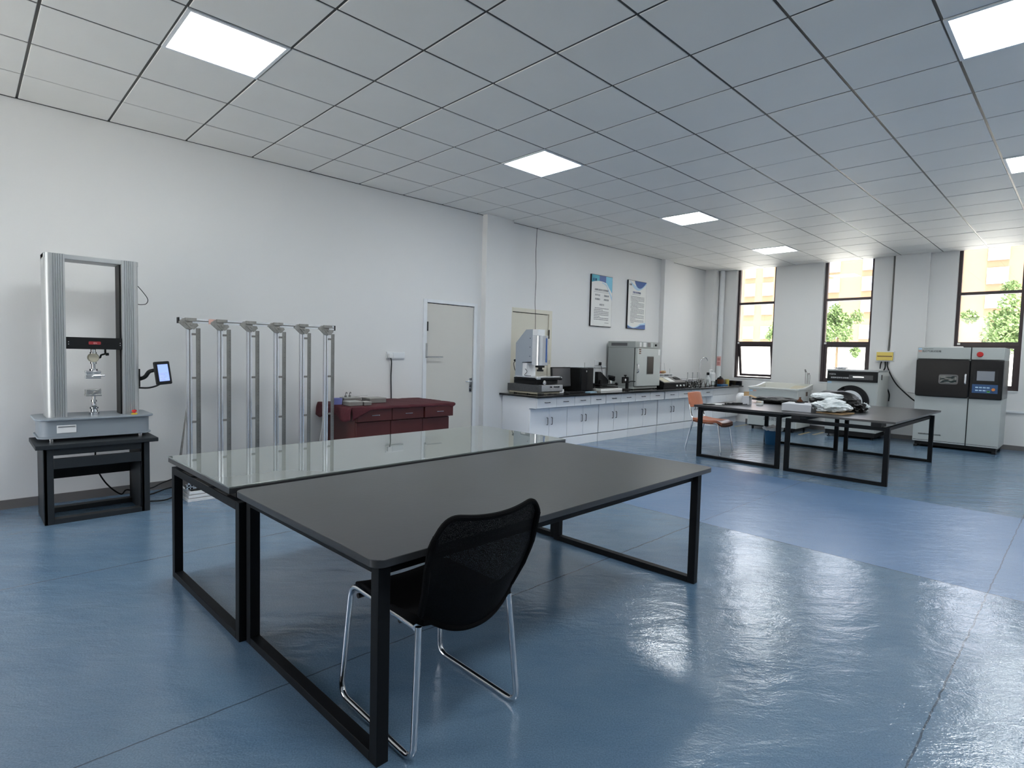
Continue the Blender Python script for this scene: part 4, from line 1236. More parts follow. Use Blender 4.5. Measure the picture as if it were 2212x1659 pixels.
# controls and cables on the bench front
tag(obj('mouse', B().blob((5.95, -0.74, ZT+0.013), (0.032, 0.055, 0.013), 0.02, 1, 3, 1), 'black'), 'black computer mouse beside the keyboard on the lab bench', 'mouse')
t = thing('keyboard', 'black keyboard at the front edge of the lab bench below the monitor', 'keyboard', (6.25, -0.62, ZT))
obj('keyboard_body', B().cbox((6.25, -0.60, ZT+0.010), (0.44, 0.15, 0.016)), 'black', t, 0.004)
b = B()
for r_ in range(5):
    for c_ in range(14):
        b.box((6.045+c_*0.0297, -0.665+r_*0.027, ZT+0.018), (6.045+c_*0.0297+0.024, -0.665+r_*0.027+0.021, ZT+0.0225))
obj('keys', b, 'black_gloss', t)
tag(obj('control_box', B().cbox((5.33, -0.80, ZT+0.016), (0.10, 0.06, 0.032), rz=0.3), 'black', None, 0.006), 'small black control box in front of the granite base on the bench corner', 'control box')
tag(obj('cable_bundle', B().tube(curve([(5.36, -0.79, ZT+0.01), (5.42, -0.81, ZT+0.012), (5.50, -0.79, ZT+0.008), (5.60, -0.82, ZT+0.012), (5.72, -0.79, ZT+0.008), (5.86, -0.80, ZT+0.01)], 6), 0.006, 6).tube(curve([(5.40, -0.82, ZT+0.008), (5.52, -0.80, ZT+0.02), (5.62, -0.80, ZT+0.008), (5.78, -0.82, ZT+0.010)], 6), 0.006, 6), 'black'), 'bundle of black cables along the front edge of the lab bench', 'cable')
tag(obj('white_adapter', B().cbox((5.99, -0.58, ZT+0.030), (0.10, 0.07, 0.06)), 'white', None, 0.004), 'small white adapter box beside the granite base of the measuring machine', 'adapter')

t = thing('monitor', 'dark computer monitor between the measuring machine and the tower', 'monitor', (6.24, -0.37, ZT))
b = B().cbox((0, 0, 0.225), (0.50, 0.030, 0.31), rx=math.radians(-4))
obj('bezel', b, 'black', t, 0.006, local=True)
obj('screen', B().cbox((0, -0.0165, 0.226), (0.47, 0.003, 0.275), rx=math.radians(-4)), 'screen_off', t, local=True)
obj('stand', B().box((-0.03, -0.01, 0.01), (0.03, 0.03, 0.20)).prism(rounded(0.22, 0.16, 0.03), 'z', 0.0, 0.012), 'black', t, 0.003, local=True)
t.rotation_euler = (0, 0, math.radians(6))
t = thing('computer_tower', 'black computer tower standing right of the monitor on the bench', 'computer', (6.70, -0.37, ZT))
obj('case', B().box((6.53, -0.52, ZT+0.008), (6.86, -0.16, 1.155)), 'black', t, 0.006)
obj('front_panel', B().box((6.54, -0.532, ZT+0.015), (6.70, -0.520, 1.148)), 'black_gloss', t, 0.004)
obj('case_badge', B().box((6.655, -0.535, 1.09), (6.675, -0.532, 1.12)), 'alu_bright', t)
obj('foot', B().box((6.55, -0.50, ZT), (6.84, -0.18, ZT+0.008)), 'black', t)
tag(obj('blue_folder', B().cbox((6.61, -0.66, ZT+0.005), (0.22, 0.12, 0.008), rz=0.2), 'pale_blue', None, 0.001), 'pale blue plastic folder lying in front of the computer tower', 'folder')
t = thing('glue_bottle', 'small dark bottle in front of the computer tower', 'bottle', (6.79, -0.60, ZT))
obj('bottle_body', B().lathe([(0, 0), (0.022, 0), (0.022, 0.05), (0.010, 0.062), (0, 0.062)], (6.79, -0.60, ZT), 16), 'greybox', t)
obj('cap', B().cyl((6.79, -0.60, ZT+0.062), (6.79, -0.60, ZT+0.085), 0.010), 'black', t)
tag(obj('thin_rod', B().cyl((6.93, -0.28, 1.0), (6.93, -0.28, 1.235), 0.004).cyl((6.87, -0.28, 1.01), (6.93, -0.28, 1.005), 0.004).cyl((6.93, -0.28, ZT), (6.93, -0.28, 1.0), 0.004), 'steel'), 'thin upright steel rod just right of the computer tower', 'rod')

# microscope-like black instrument
t = thing('inspection_microscope', 'black inspection microscope with sloping arm left of the oven', 'microscope', (7.22, -0.45, ZT))
obj('arm', B().prism([(7.05, 0.87), (7.05, 1.09), (7.13, 1.09), (7.34, 0.95), (7.34, 0.90), (7.20, 0.87)], 'y', -0.47, -0.40), 'black', t, 0.006)
obj('base', B().box((6.98, -0.58, ZT+0.042), (7.46, -0.34, ZT+0.066)), 'black', t, 0.006)
obj('stage', B().box((7.02, -0.58, 0.875), (7.40, -0.36, 0.890)), 'black_gloss', t, 0.003)
obj('pillar', B().box((7.06, -0.46, ZT+0.066), (7.12, -0.40, 0.90)), 'black', t)
obj('eyepiece', B().cyl((7.28, -0.50, 1.02), (7.38, -0.56, 1.00), 0.022).cyl((7.33, -0.47, 0.99), (7.42, -0.53, 0.955), 0.026), 'black_gloss', t, 0.002)
obj('objective', B().cyl((7.36, -0.50, 0.89), (7.36, -0.50, 0.945), 0.022), 'chrome', t, 0.002)
obj('focus_knob', B().cyl((7.10, -0.50, 0.93), (7.10, -0.47, 0.93), 0.035).cyl((7.42, -0.56, 0.89), (7.45, -0.56, 0.89), 0.025), 'black_gloss', t, 0.002)
tag(obj('white_tray', B().cbox((7.20, -0.52, ZT+0.020), (0.58, 0.24, 0.038)), 'paper', None, 0.002), 'white instrument tray under the black inspection microscope', 'tray')
t = thing('clamp_stand', 'black clamp device with a round knob just before the drying oven', 'clamp', (7.72, -0.56, ZT))
obj('clamp_frame', B().box((7.60, -0.57, 0.90), (7.76, -0.545, 1.00)).box((7.72, -0.58, ZT), (7.76, -0.54, 1.0)).box((7.60, -0.57, 0.985), (7.76, -0.545, 1.005)), 'black', t, 0.003)
obj('clamp_knob', B().cyl((7.685, -0.558, 1.005), (7.685, -0.558, 1.022), 0.008).cyl((7.685, -0.558, 1.020), (7.685, -0.558, 1.040), 0.024), 'black', t, 0.003)
obj('clamp_lever', B().tube(curve([(7.76, -0.56, 0.905), (7.80, -0.60, 0.93), (7.84, -0.66, 0.93)], 5), 0.008, 8), 'black', t)
obj('white_dial', B().cyl((7.675, -0.575, 0.955), (7.675, -0.571, 0.955), 0.020), 'white', t)
obj('clamp_foot', B().box((7.58, -0.60, ZT), (7.78, -0.50, ZT+0.02)), 'black', t, 0.003)

# ------------------------------------------------------------------ drying oven
t = thing('drying_oven', 'grey drying oven with a narrow window standing on the lab bench', 'oven', (8.22, -0.34, ZT))
OX0, OX1, OY0, OY1 = 7.86, 8.62, -0.60, -0.06
obj('body', B().box((OX0, OY0, 0.835), (OX1, OY1, 1.505)), 'oven', t, 0.004)
obj('control_head', B().box((OX0-0.005, OY0-0.02, 1.505), (OX1+0.01, OY1, 1.613)), 'oven', t, 0.005)
obj('vent_panel', B().box((OX0-0.008, -0.46, 1.535), (OX0-0.005, -0.13, 1.585)), 'screen_off', t)
obj('bottom_rail', B().box((OX0, OY0, ZT+0.012), (OX1, OY1, 0.835)), 'oven_light', t, 0.002)
for (x, yy) in ((7.90, -0.56), (8.58, -0.56), (7.90, -0.10), (8.58, -0.10)):
    obj('foot', B().cyl((x, yy, ZT), (x, yy, ZT+0.012), 0.02), 'black', t)
dr = obj('door', B().box((OX0+0.02, OY0-0.055, 0.845), (OX1-0.005, OY0-0.004, 1.498)), 'oven_light', t, 0.006)
obj('door_gasket', B().box((OX0+0.01, OY0-0.004, 0.84), (OX1, OY0, 1.50)), 'black', t)
obj('door_window', B().prism(rounded(0.20, 0.30, 0.012, 4, 8.285, 1.205), 'y', OY0-0.060, OY0-0.054), 'black_gloss', dr)
obj('window_trim', B().prism(rounded(0.225, 0.325, 0.016, 4, 8.285, 1.205), 'y', OY0-0.057, OY0-0.0545), 'oven', dr)
obj('door_handle', B().tube(fillet([(7.875, OY0-0.055, 1.22), (7.865, OY0-0.095, 1.215), (7.870, OY0-0.095, 1.10), (7.875, OY0-0.060, 1.08)], 0.012), 0.012, 10).cyl((7.90, OY0-0.055, 1.13), (7.90, OY0-0.085, 1.13), 0.014), 'chrome', dr)
obj('rating_label', B().box((8.535, OY0-0.0575, 1.385), (8.59, OY0-0.0548, 1.485)), 'paper', dr)
b = B()
for k in range(3): b.box((7.925+0.01*(k % 2), OY0-0.0575, 1.40+0.032*k), (7.985, OY0-0.0548, 1.42+0.032*k))
obj('door_logo', b, 'brown', dr)
for (a, c_, mm, nm) in ((7.99, 8.045, 'paper', 'head_label'), (8.10, 8.19, 'paper', 'head_label'), (8.235, 8.32, 'screen_off', 'controller'), (8.345, 8.40, 'oven_light', 'switch_panel')):
    obj(nm, B().box((a, OY0-0.0235, 1.522), (c_, OY0-0.0195, 1.598)), mm, t)
obj('dial_knob', B().cyl((8.49, OY0-0.020, 1.56), (8.49, OY0-0.045, 1.56), 0.018), 'black', t, 0.002)

# ------------------------------------------------------------------ sloping control box with rack on top
t = thing('test_controller', 'low black control box with a sloping panel right of the oven', 'control box', (9.12, -0.45, ZT))
obj('housing', B().prism([(-0.655, ZT+0.015), (-0.67, 0.885), (-0.44, 0.985), (-0.28, 0.985), (-0.28, ZT+0.015)], 'x', 8.76, 9.56), 'black', t, 0.006)
def slope(x0, x1, s0, s1, nm, mm, h=0.003):
    a = Vector((0, -0.67, 0.885)); c_ = Vector((0, -0.44, 0.985)); n_ = Vector((0, -0.40, 0.917)).normalized()
    p0, p1 = a.lerp(c_, s0), a.lerp(c_, s1)
    b = B()
    q = [(p.y+n_.y*k_, p.z+n_.z*k_) for p, k_ in ((p0, 0.0005), (p1, 0.0005), (p1, h), (p0, h))]
    b.prism(q, 'x', x0, x1)
    obj(nm, b, mm, t)
slope(8.775, 9.545, 0.04, 0.96, 'sloping_panel', 'greybox', 0.002)
slope(8.80, 9.00, 0.12, 0.88, 'instruction_card', 'beige', 0.004)
slope(9.03, 9.20, 0.18, 0.88, 'instruction_card', 'paper', 0.004)
slope(9.33, 9.50, 0.45, 0.75, 'selector_row', 'black', 0.016)
b = B()
for x in (9.20, 9.33, 9.45): b.cyl((x, -0.666, 0.83), (x, -0.685, 0.83), 0.016)
obj('front_knobs', b, 'white', t)
obj('foot', B().box((8.78, -0.64, ZT), (9.54, -0.30, ZT+0.015)), 'black', t)
t = thing('sample_rack', 'white slotted sample rack on top of the sloping control box', 'rack', (9.05, -0.36, 0.985))
b = B()
for x in (8.66, 8.80, 8.96, 9.12, 9.30, 9.42): b.box((x, -0.44, 0.985), (x+0.012, -0.29, 1.03))
b.box((8.64, -0.45, 1.03), (9.45, -0.28, 1.042)).box((8.64, -0.45, 0.985), (9.45, -0.28, 0.993))
obj('rack_body', b, 'white', t)
for k, (x, mm, lab) in enumerate(((8.72, 'brown', 'brown bundle of specimens at the left on the white rack'), (8.86, 'greybox', 'dark specimen heap in the middle on the white rack'), (9.02, 'red_tag', 'dark red specimen heap on the white rack'), (9.20, 'cardboard', 'orange tan pouch at the right on the white rack'))):
    tag(obj('specimen', B().blob((x, -0.365, 1.042+0.028), (0.070, 0.050, 0.028), 0.4, 2.6, 3, k+4, flat=0.026), mm), lab, 'specimen', 'specimens on the white rack')

# ------------------------------------------------------------------ glassware
def flask(x, yy, kind, label, s=1.0):
    if kind == 'erlen': prof = [(0, 0.001), (0.048, 0.001), (0.052, 0.01), (0.018, 0.10), (0.015, 0.13), (0.019, 0.136)]
    elif kind == 'volumetric': prof = [(0, 0.001), (0.030, 0.001), (0.042, 0.02), (0.048, 0.05), (0.040, 0.085), (0.014, 0.11), (0.008, 0.13), (0.008, 0.27), (0.013, 0.275)]
    else: prof = [(0, 0.001), (0.036, 0.001), (0.038, 0.006), (0.038, 0.095), (0.042, 0.10)]
    prof = [(r*s, z*s) for r, z in prof]
    inner = [(max(0, r-0.0018), z+0.001) for r, z in reversed(prof)]
    o = obj({'erlen': 'conical_flask', 'volumetric': 'volumetric_flask', 'beaker': 'beaker'}[kind], B().lathe(prof+inner, (0, 0, 0), 24), 'lab_glass', None, local=True)
    o.location = (x, yy, ZT)
    tag(o, label, 'flask' if kind != 'beaker' else 'beaker', 'glassware at the far end of the bench')
flask(9.72, -0.64, 'erlen', 'clear conical flask nearest the black control box', 1.1)
flask(9.90, -0.50, 'volumetric', 'clear long necked flask, leftmost of the three tall ones')
flask(10.10, -0.50, 'volumetric', 'clear long necked flask, middle of the three tall ones')
flask(10.30, -0.50, 'volumetric', 'clear long necked flask, right of the three tall ones')
flask(10.02, -0.66, 'erlen', 'clear conical flask before the leftmost long necked one', 1.1)
flask(10.24, -0.66, 'erlen', 'clear conical flask before the middle of the flask group', 1.1)
flask(10.47, -0.64, 'erlen', 'clear conical flask before the faucet')
flask(9.66, -0.45, 'beaker', 'clear beaker right behind the black control box end')
flask(10.66, -0.66, 'beaker', 'clear beaker right of the faucet at the bench front')
t = thing('glass_stirrer', 'thin glass rods standing in the corner behind the control box', 'rods', (9.60, -0.25, ZT))
obj('rod', B().cyl((9.58, -0.22, ZT+0.002), (9.55, -0.18, 1.24), 0.004), 'lab_glass', t)
obj('rod', B().cyl((9.64, -0.26, ZT+0.002), (9.70, -0.22, 1.13), 0.004), 'steel', t)
t = thing('drying_rack', 'steel wire drying rack behind the conical flasks', 'rack', (10.32, -0.36, ZT))
b = B()
for z in (0.885, 0.93):
    b.tube([(10.02, -0.42, z), (10.64, -0.42, z), (10.64, -0.30, z), (10.02, -0.30, z)], 0.004, 6, closed=True)
obj('wire_frame', b, 'steel', t)
for (x, yy) in ((10.02, -0.42), (10.64, -0.42), (10.64, -0.30), (10.02, -0.30)):
    obj('leg', B().cyl((x, yy, ZT), (x, yy, 0.93), 0.004, n=8), 'steel', t)
t = thing('reagent_bottle', 'clear reagent bottle with a black cap in front of the faucet', 'bottle', (10.60, -0.575, ZT))
obj('bottle_body', B().lathe([(0, 0.0), (0.048, 0), (0.050, 0.01), (0.050, 0.15), (0.022, 0.20), (0.022, 0.225), (0, 0.225)], (10.60, -0.575, ZT), 24), 'carboy', t)
obj('cap', B().cyl((10.60, -0.575, 1.01), (10.60, -0.575, 1.065), 0.028), 'black', t, 0.003)
t = thing('water_carboy', 'translucent white plastic carboy with a grip beside the reagent bottle', 'carboy', (10.86, -0.50, ZT))
obj('carboy_body', B().prism(rounded(0.20, 0.15, 0.04, 5, 10.86, -0.50), 'z', ZT, 1.06), 'carboy', t, 0.03, seg=4)
obj('grip', B().tube(fillet([(10.80, -0.50, 1.04), (10.80, -0.50, 1.11), (10.93, -0.50, 1.11), (10.93, -0.50, 1.04)], 0.03), 0.014, 10), 'carboy', t)
obj('cap', B().cyl((10.84, -0.50, 1.055), (10.84, -0.50, 1.085), 0.026), 'white', t)
def cup(x, yy, r, h, mm, label, name='cup', cat='cup'):
    o = obj(name, B().lathe([(0, 0), (r*0.9, 0), (r, h), (r-0.004, h), (r*0.9-0.004, 0.006), (0, 0.006)], (0, 0, 0), 24), mm, None, local=True)
    o.location = (x, yy, ZT)
    tag(o, label, cat, 'cups and tins at the bench end')
    return o
cup(11.04, -0.52, 0.045, 0.12, 'black', 'plain black cup right of the white carboy')
cup(11.12, -0.40, 0.040, 0.11, 'greybox', 'dark grey cup between the black cup and the pot')
t = thing('metal_pot', 'dark pot with a domed lid standing on the blue tray', 'pot', (11.27, -0.52, ZT+0.026))
obj('pot_body', B().lathe([(0, 0), (0.060, 0), (0.072, 0.03), (0.072, 0.10), (0.06, 0.105), (0, 0.105)], (11.27, -0.52, ZT+0.026), 24), 'brown', t)
obj('lid', B().lathe([(0.070, 0), (0.05, 0.03), (0.015, 0.042), (0.018, 0.06), (0, 0.062)], (11.27, -0.52, ZT+0.131), 24), 'black', t)
tag(obj('blue_tray', B().prism(rounded(0.30, 0.20, 0.02, 4, 11.24, -0.55), 'z', ZT, ZT+0.024), 'blue', None, 0.003), 'flat blue tray near the far end of the lab bench', 'tray')
for k, x in enumerate((11.44, 11.49, 11.54)):
    o = cup(x, -0.60+0.09*k, 0.040, 0.125, 'brass' if k != 1 else 'steel', ('brass coloured tin right of the blue tray, nearest the bench edge', 'steel tin between the two brass coloured ones', 'brass coloured tin closest to the end upstand')[k], 'tin', 'tin')
tag(obj('sieve_lid', B().lathe([(0, 0), (0.075, 0), (0.078, 0.008), (0, 0.010)], (11.50, -0.745, ZT), 24), 'alu_bright'), 'shallow steel dish in front of the tins at the bench end', 'dish')

# ================================================================== MACHINES BY THE WINDOWS
# tall weathering cabinet
t = thing('weathering_cabinet', 'tall grey weathering test cabinet with a black front door and touch screen', 'test cabinet', (11.25, -4.59, 0))
FX = 10.88
A0, A1 = -4.045, -5.13
SP = -4.735
obj('lower_body', B().box((FX, A1, 0.09), (11.62, A0, 0.83)), 'machine_grey', t, 0.004)
obj('upper_body', B().box((FX+0.01, A1, 1.436), (11.62, A0, 1.622)), 'machine_grey', t, 0.006)
obj('middle_body', B().box((FX+0.02, A1, 0.83), (11.62, A0+0.01, 1.436)), 'machine_grey', t, 0.003)
obj('front_gap', B().box((FX-0.004, SP-0.006, 0.09), (FX+0.004, SP+0.006, 0.83)), 'black', t)
obj('front_gap', B().box((FX+0.006, SP-0.006, 1.436), (FX+0.012, SP+0.006, 1.622)), 'black', t)
obj('panel_seam', B().box((FX-0.002, A1+0.01, 0.112), (FX+0.002, A0-0.01, 0.118)), 'gap', t)
dp = [(yy, z) for yy, z in rounded(abs(SP-A0)-0.004, 0.60, 0.035, 5, (SP+A0)/2, 1.133)]
dd = obj('black_door', B().prism(dp, 'x', FX-0.040, FX+0.02), 'black_gloss', t, 0.008)
obj('view_port', B().prism(rounded(0.25, 0.155, 0.03, 5, -4.475, 1.115), 'x', FX-0.046, FX-0.039), 'screen_off', dd, 0.003)
obj('port_glass', B().grid(lambda u, v: (FX-0.048+0.004*noise.noise(Vector((u*5, v*5, 2))), -4.37-0.21*u, 1.06+0.11*v), 12, 8), 'port_dark', dd)
obj('door_grip', B().tube(fillet([(FX-0.040, -4.69, 1.20), (FX-0.065, -4.69, 1.19), (FX-0.065, -4.69, 1.07), (FX-0.040, -4.69, 1.06)], 0.015), 0.012, 10), 'white', dd)
cp = obj('control_panel', B().box((FX-0.036, A1, 0.833), (FX+0.02, SP-0.004, 1.433)), 'black_gloss', t, 0.010)
obj('panel_side', B().box((FX+0.02, A1-0.004, 0.835), (11.60, A1, 1.430)), 'granite', t, 0.002)
obj('panel_recess', B().box((FX-0.039, A1+0.055, 1.085), (FX-0.036, SP-0.05, 1.290)), 'gap', cp)
obj('touch_screen', B().box((FX-0.042, -5.035, 1.115), (FX-0.039, -4.825, 1.262)), 'screen_grey', cp)
obj('key_panel', B().box((FX-0.039, -5.08, 0.925), (FX-0.036, -4.775, 1.058)), 'panel_blue', cp)
b = B()
for q in range(2):
    for r_ in range(4): b.box((FX-0.041, -4.85-r_*0.045, 0.955+q*0.045), (FX-0.039, -4.815-r_*0.045, 0.975+q*0.045))
obj('keys', b, 'pale_blue', cp)
obj('green_key', B().box((FX-0.041, -4.99, 0.940), (FX-0.039, -4.955, 0.970)), 'green', cp)
obj('rotary_knob', B().cyl((FX-0.039, -5.03, 0.985), (FX-0.058, -5.03, 0.985), 0.022), 'orange_knob', cp, 0.002)
obj('emergency_button', B().lathe([(0, 0), (0.042, 0), (0.040, 0.01), (0.034, 0.02), (0, 0.026)], (0, 0, 0), 24), 'red', t, local=True)
eb = bpy.data.objects['emergency_button']
eb.rotation_euler = (0, -PI/2, 0)
eb.location = Vector((FX+0.010, -4.84, 1.517))-t.location
obj('sticker', B().box((FX+0.006, -4.10, 1.582), (FX+0.010, -4.055, 1.608)), 'pale_blue', t)
obj('sticker', B().box((FX+0.006, -4.10, 1.545), (FX+0.010, -4.055, 1.572)), 'pink_tape', t)
text_obj('lettering', '氙灯气候试验箱', 0.036, 'ink_black', t, (FX+0.009, -4.105, 1.545), ROT_WINWALL)
text_obj('lettering', 'XENON CLIMATE', 0.016, 'ink_black', t, (FX+0.009, -4.125, 1.592), ROT_WINWALL)
text_obj('maker_lettering', '检测仪器有限公司  试验设备', 0.024, 'ink_black', t, (FX-0.002, -4.12, 0.205), ROT_WINWALL)
obj('base_frame', B().box((FX+0.03, A1+0.03, 0.035), (11.58, A0-0.03, 0.09)), 'black', t)
for (x, yy) in ((FX+0.06, A1+0.05), (FX+0.06, A0-0.05), (11.52, A1+0.05), (11.52, A0-0.05)):
    obj('foot', B().box((x-0.09, yy-0.025, 0.0), (x+0.07, yy+0.025, 0.035)), 'black', t, 0.004)
tag(obj('papers', B().cbox((11.15, -4.52, 1.628), (0.22, 0.16, 0.012), rz=0.1).cbox((11.15, -4.52, 1.639), (0.20, 0.14, 0.010), rz=0.18), 'paper'), 'small pile of papers on top of the tall weathering cabinet', 'papers')

# drum tester (washer-like)
t = thing('drum_tester', 'grey drum testing machine with a round opening below the second window', 'test machine', (11.28, -3.10, 0))
WX, WA0, WA1 = 10.92, -2.705, -3.50
obj('body', B().box((WX, WA1, 0.125), (11.60, WA0, 1.185)), 'machine_grey', t, 0.005)
obj('side_cover', B().box((WX+0.004, WA1-0.006, 0.125), (11.60, WA1, 1.185)), 'machine_white', t, 0.002)
obj('top_cover', B().box((WX-0.012, WA1-0.01, 1.185), (11.61, WA0+0.01, 1.215)), 'alu', t, 0.006)
hp = obj('header_panel', B().box((WX-0.018, WA1, 1.005), (WX, WA0, 1.183)), 'black', t, 0.006)
obj('display_recess', B().box((WX-0.0205, WA1+0.07, 1.045), (WX-0.018, -3.06, 1.125)), 'granite', hp)
obj('display_line', B().box((WX-0.0225, -3.29, 1.083), (WX-0.0205, -3.125, 1.098)), 'lit_small', hp)
text_obj('lettering', 'VOEYA', 0.034, 'white', hp, (WX-0.020, -2.74, 1.115), ROT_WINWALL)
text_obj('lettering', '高温高湿老化试验箱', 0.032, 'white', hp, (WX-0.020, -2.77, 1.055), ROT_WINWALL)
obj('sticker', B().box((WX-0.003, -2.78, 0.965), (WX, -2.715, 0.995)), 'pale_blue', t)
ring = B()
def ringp(b, c, r0, r1, x, x2, n=48, m=0):
    pts = []
    for i in range(n):
        a, c_ = 2*PI*i/n, 2*PI*(i+1)/n
        q = [(c[0]+r*math.cos(k), c[1]+r*math.sin(k)) for r, k in ((r0, a), (r1, a), (r1, c_), (r0, c_))]
        b.prism(q, 'x', x, x2)
    bmesh.ops.remove_doubles(b.bm, verts=b.bm.verts, dist=1e-5)
    return b
DC = (-3.105, 0.655)
obj('black_ring', ringp(B(), DC, 0.235, 0.285, WX-0.03, WX-0.001), 'black', t)
obj('drum_door', ringp(B(), DC, 0.155, 0.236, WX-0.055, WX-0.001), 'black', t)
obj('white_ring', ringp(B(), DC, 0.145, 0.195, WX-0.075, WX-0.055), 'white', t)
obj('drum_glass', B().cyl((WX-0.058, DC[0], DC[1]), (WX-0.050, DC[0], DC[1]), 0.146, n=40), 'black_gloss', t)
obj('black_base', B().box((WX+0.01, WA1+0.01, 0.045), (11.58, WA0-0.01, 0.125)), 'black', t)
for (x, yy) in ((WX+0.05, WA1+0.06), (WX+0.05, WA0-0.06), (11.52, WA1+0.06), (11.52, WA0-0.06)):
    obj('foot', B().cyl((x, yy, 0.0), (x, yy, 0.012), 0.03).cyl((x, yy, 0.012), (x, yy, 0.045), 0.010), 'black', t)
obj('side_latch', B().cyl((WX+0.20, WA1-0.012, 1.05), (WX+0.20, WA1-0.012, 1.14), 0.006), 'black', t)
tag(obj('crumpled_cloth', B().blob((11.10, -2.88, 1.217+0.018), (0.13, 0.10, 0.020), 0.5, 2.4, 3, 9, flat=0.018), 'carton'), 'small crumpled grey cloth on top of the drum testing machine', 'cloth')

# salt spray chest
t = thing('spray_chest', 'pale open topped salt spray chest on castors under the first window', 'test chest', (11.1, -1.84, 0))
SX0, SX1, SA0, SA1 = 10.72, 11.45, -1.375, -2.285
obj('front_panel', B().box((SX0-0.004, SA1+0.01, 0.09), (SX0, SA0-0.01, 0.775)), 'machine_grey', t)
obj('body', B().box((SX0, SA1, 0.085), (SX1, SA0, 0.60)).box((SX0, SA1, 0.60), (SX0+0.03, SA0, 0.80)).box((SX1-0.03, SA1, 0.60), (SX1, SA0, 0.80)).box((SX0+0.03, SA1, 0.60), (SX1-0.03, SA1+0.03, 0.80)).box((SX0+0.03, SA0-0.03, 0.60), (SX1-0.03, SA0, 0.80)), 'machine_white', t, 0.002)
side = [(SX0-0.02, 0.795), (SX0-0.02, 0.825), (SX0+0.35, 0.835), (SX0+0.55, 0.865), (SX1+0.02, 0.900), (SX1+0.02, 0.795)]
obj('rim', B().prism(side, 'y', SA1-0.015, SA1+0.035).prism(side, 'y', SA0-0.035, SA0+0.015).box((SX0-0.02, SA1+0.035, 0.795), (SX0+0.03, SA0-0.035, 0.825)).box((SX1-0.03, SA1+0.035, 0.795), (SX1+0.02, SA0-0.035, 0.900)), 'machine_white', t, 0.004)
obj('inner_tray', B().box((SX0+0.03, SA1+0.035, 0.78), (SX1-0.03, SA0-0.035, 0.79)), 'beige', t)
obj('inner_slope', B().prism([(SX0+0.25, 0.79), (SX1-0.03, 0.79), (SX1-0.03, 0.86)], 'y', SA1+0.035, SA1+0.30), 'beige', t)
text_obj('lettering', '盐雾腐蚀试验箱', 0.07, 'ink', t, (SX0-0.006, -1.68, 0.20), ROT_WINWALL)
obj('sticker', B().box((SX0-0.006, -1.45, 0.735), (SX0-0.004, -1.385, 0.765)), 'pale_blue', t)
obj('sticker', B().box((SX0-0.006, -1.52, 0.735), (SX0-0.004, -1.46, 0.765)), 'pink_tape', t)
obj('side_switch', B().box((SX0+0.42, SA1-0.008, 0.68), (SX0+0.50, SA1, 0.76)), 'brown', t)
obj('base_skirt', B().box((SX0+0.02, SA1+0.02, 0.060), (SX1-0.02, SA0-0.02, 0.085)), 'black', t)
for (x, yy) in ((SX0+0.07, SA1+0.08), (SX0+0.07, SA0-0.08), (SX1-0.07, SA1+0.08), (SX1-0.07, SA0-0.08)):
    obj('castor', B().cyl((x, yy-0.012, 0.028), (x, yy+0.012, 0.028), 0.028).box((x-0.02, yy-0.018, 0.05), (x+0.02, yy+0.018, 0.062)), 'black', t)
t = thing('glass_funnel', 'clear glass burette and funnel rising from the back corner of the spray chest', 'glassware', (11.38, -2.20, 0.90))
obj('tube', B().tube([(11.38, -2.20, 0.90), (11.38, -2.20, 1.10), (11.38, -2.185, 1.16)], [0.020, 0.022, 0.006], 14), 'lab_glass', t)
obj('tube', B().tube([(11.39, -2.245, 0.90), (11.39, -2.245, 1.07), (11.39, -2.235, 1.11)], [0.016, 0.018, 0.006], 14), 'lab_glass', t)
obj('stopper', B().cyl((11.38, -2.185, 1.13), (11.38, -2.17, 1.185), 0.014).cyl((11.39, -2.24, 1.09), (11.39, -2.24, 1.115), 0.014), 'greybox', t)
# carton on the floor behind the bin
t = thing('cardboard_carton', 'white printed carton on the floor between the bin and the spray chest', 'carton', (9.61, -2.31, 0))
obj('carton_body', B().box((9.50, -2.40, 0.0), (9.72, -2.22, 0.215)), 'carton', t, 0.002)
obj('flap', B().cbox((9.475, -2.31, 0.232), (0.09, 0.18, 0.004), ry=0.5), 'paper', t)

# hazard tape strips on the floor
TP = [(10.75, -1.12, 'yellow floor tape strip left of the spray chest'), (10.62, -2.38, 'yellow floor tape strip between the spray chest and the drum tester'), (10.84, -2.55, 'yellow floor tape strip at the left foot of the drum tester')]
for k, (x, yy, lab) in enumerate(TP):
    b = B()
    for q in range(7):
        xx = x-0.03+q*0.085
        b.prism([(xx, yy-0.03), (xx+0.035, yy-0.03), (xx+0.085, yy+0.03), (xx+0.050, yy+0.03)], 'z', 0.0, 0.0012)
    tag(obj('floor_tape', b, 'tape_yellow'), lab, 'tape', 'hazard tape strips on the floor')

# ------------------------------------------------------------------ waste bin
t = thing('waste_bin', 'blue waste bin with a white liner standing behind the far table', 'bin', (8.98, -2.53, 0))
obj('bin_body', B().lathe([(0, 0), (0.105, 0), (0.112, 0.02), (0.135, 0.25), (0.142, 0.255), (0.138, 0.26), (0.130, 0.25), (0.10, 0.01), (0, 0.01)], (8.98, -2.53, 0), 32), 'blue', t)
def liner(u, v):
    a = 2*PI*u
    k = 1+0.10*noise.noise(Vector((math.cos(a)*3, math.sin(a)*3, v*2)))
    r = [0.125, 0.135, 0.152, 0.150, 0.148][int(round(v*4))]*k
    z = [0.22, 0.262, 0.272, 0.25, 0.228][int(round(v*4))]+0.025*noise.noise(Vector((math.cos(a)*4, math.sin(a)*4, 7)))
    return (8.98+r*math.cos(a), -2.53+r*math.sin(a), z)
obj('bin_liner', B().grid(liner, 48, 4), 'bag_white', t)
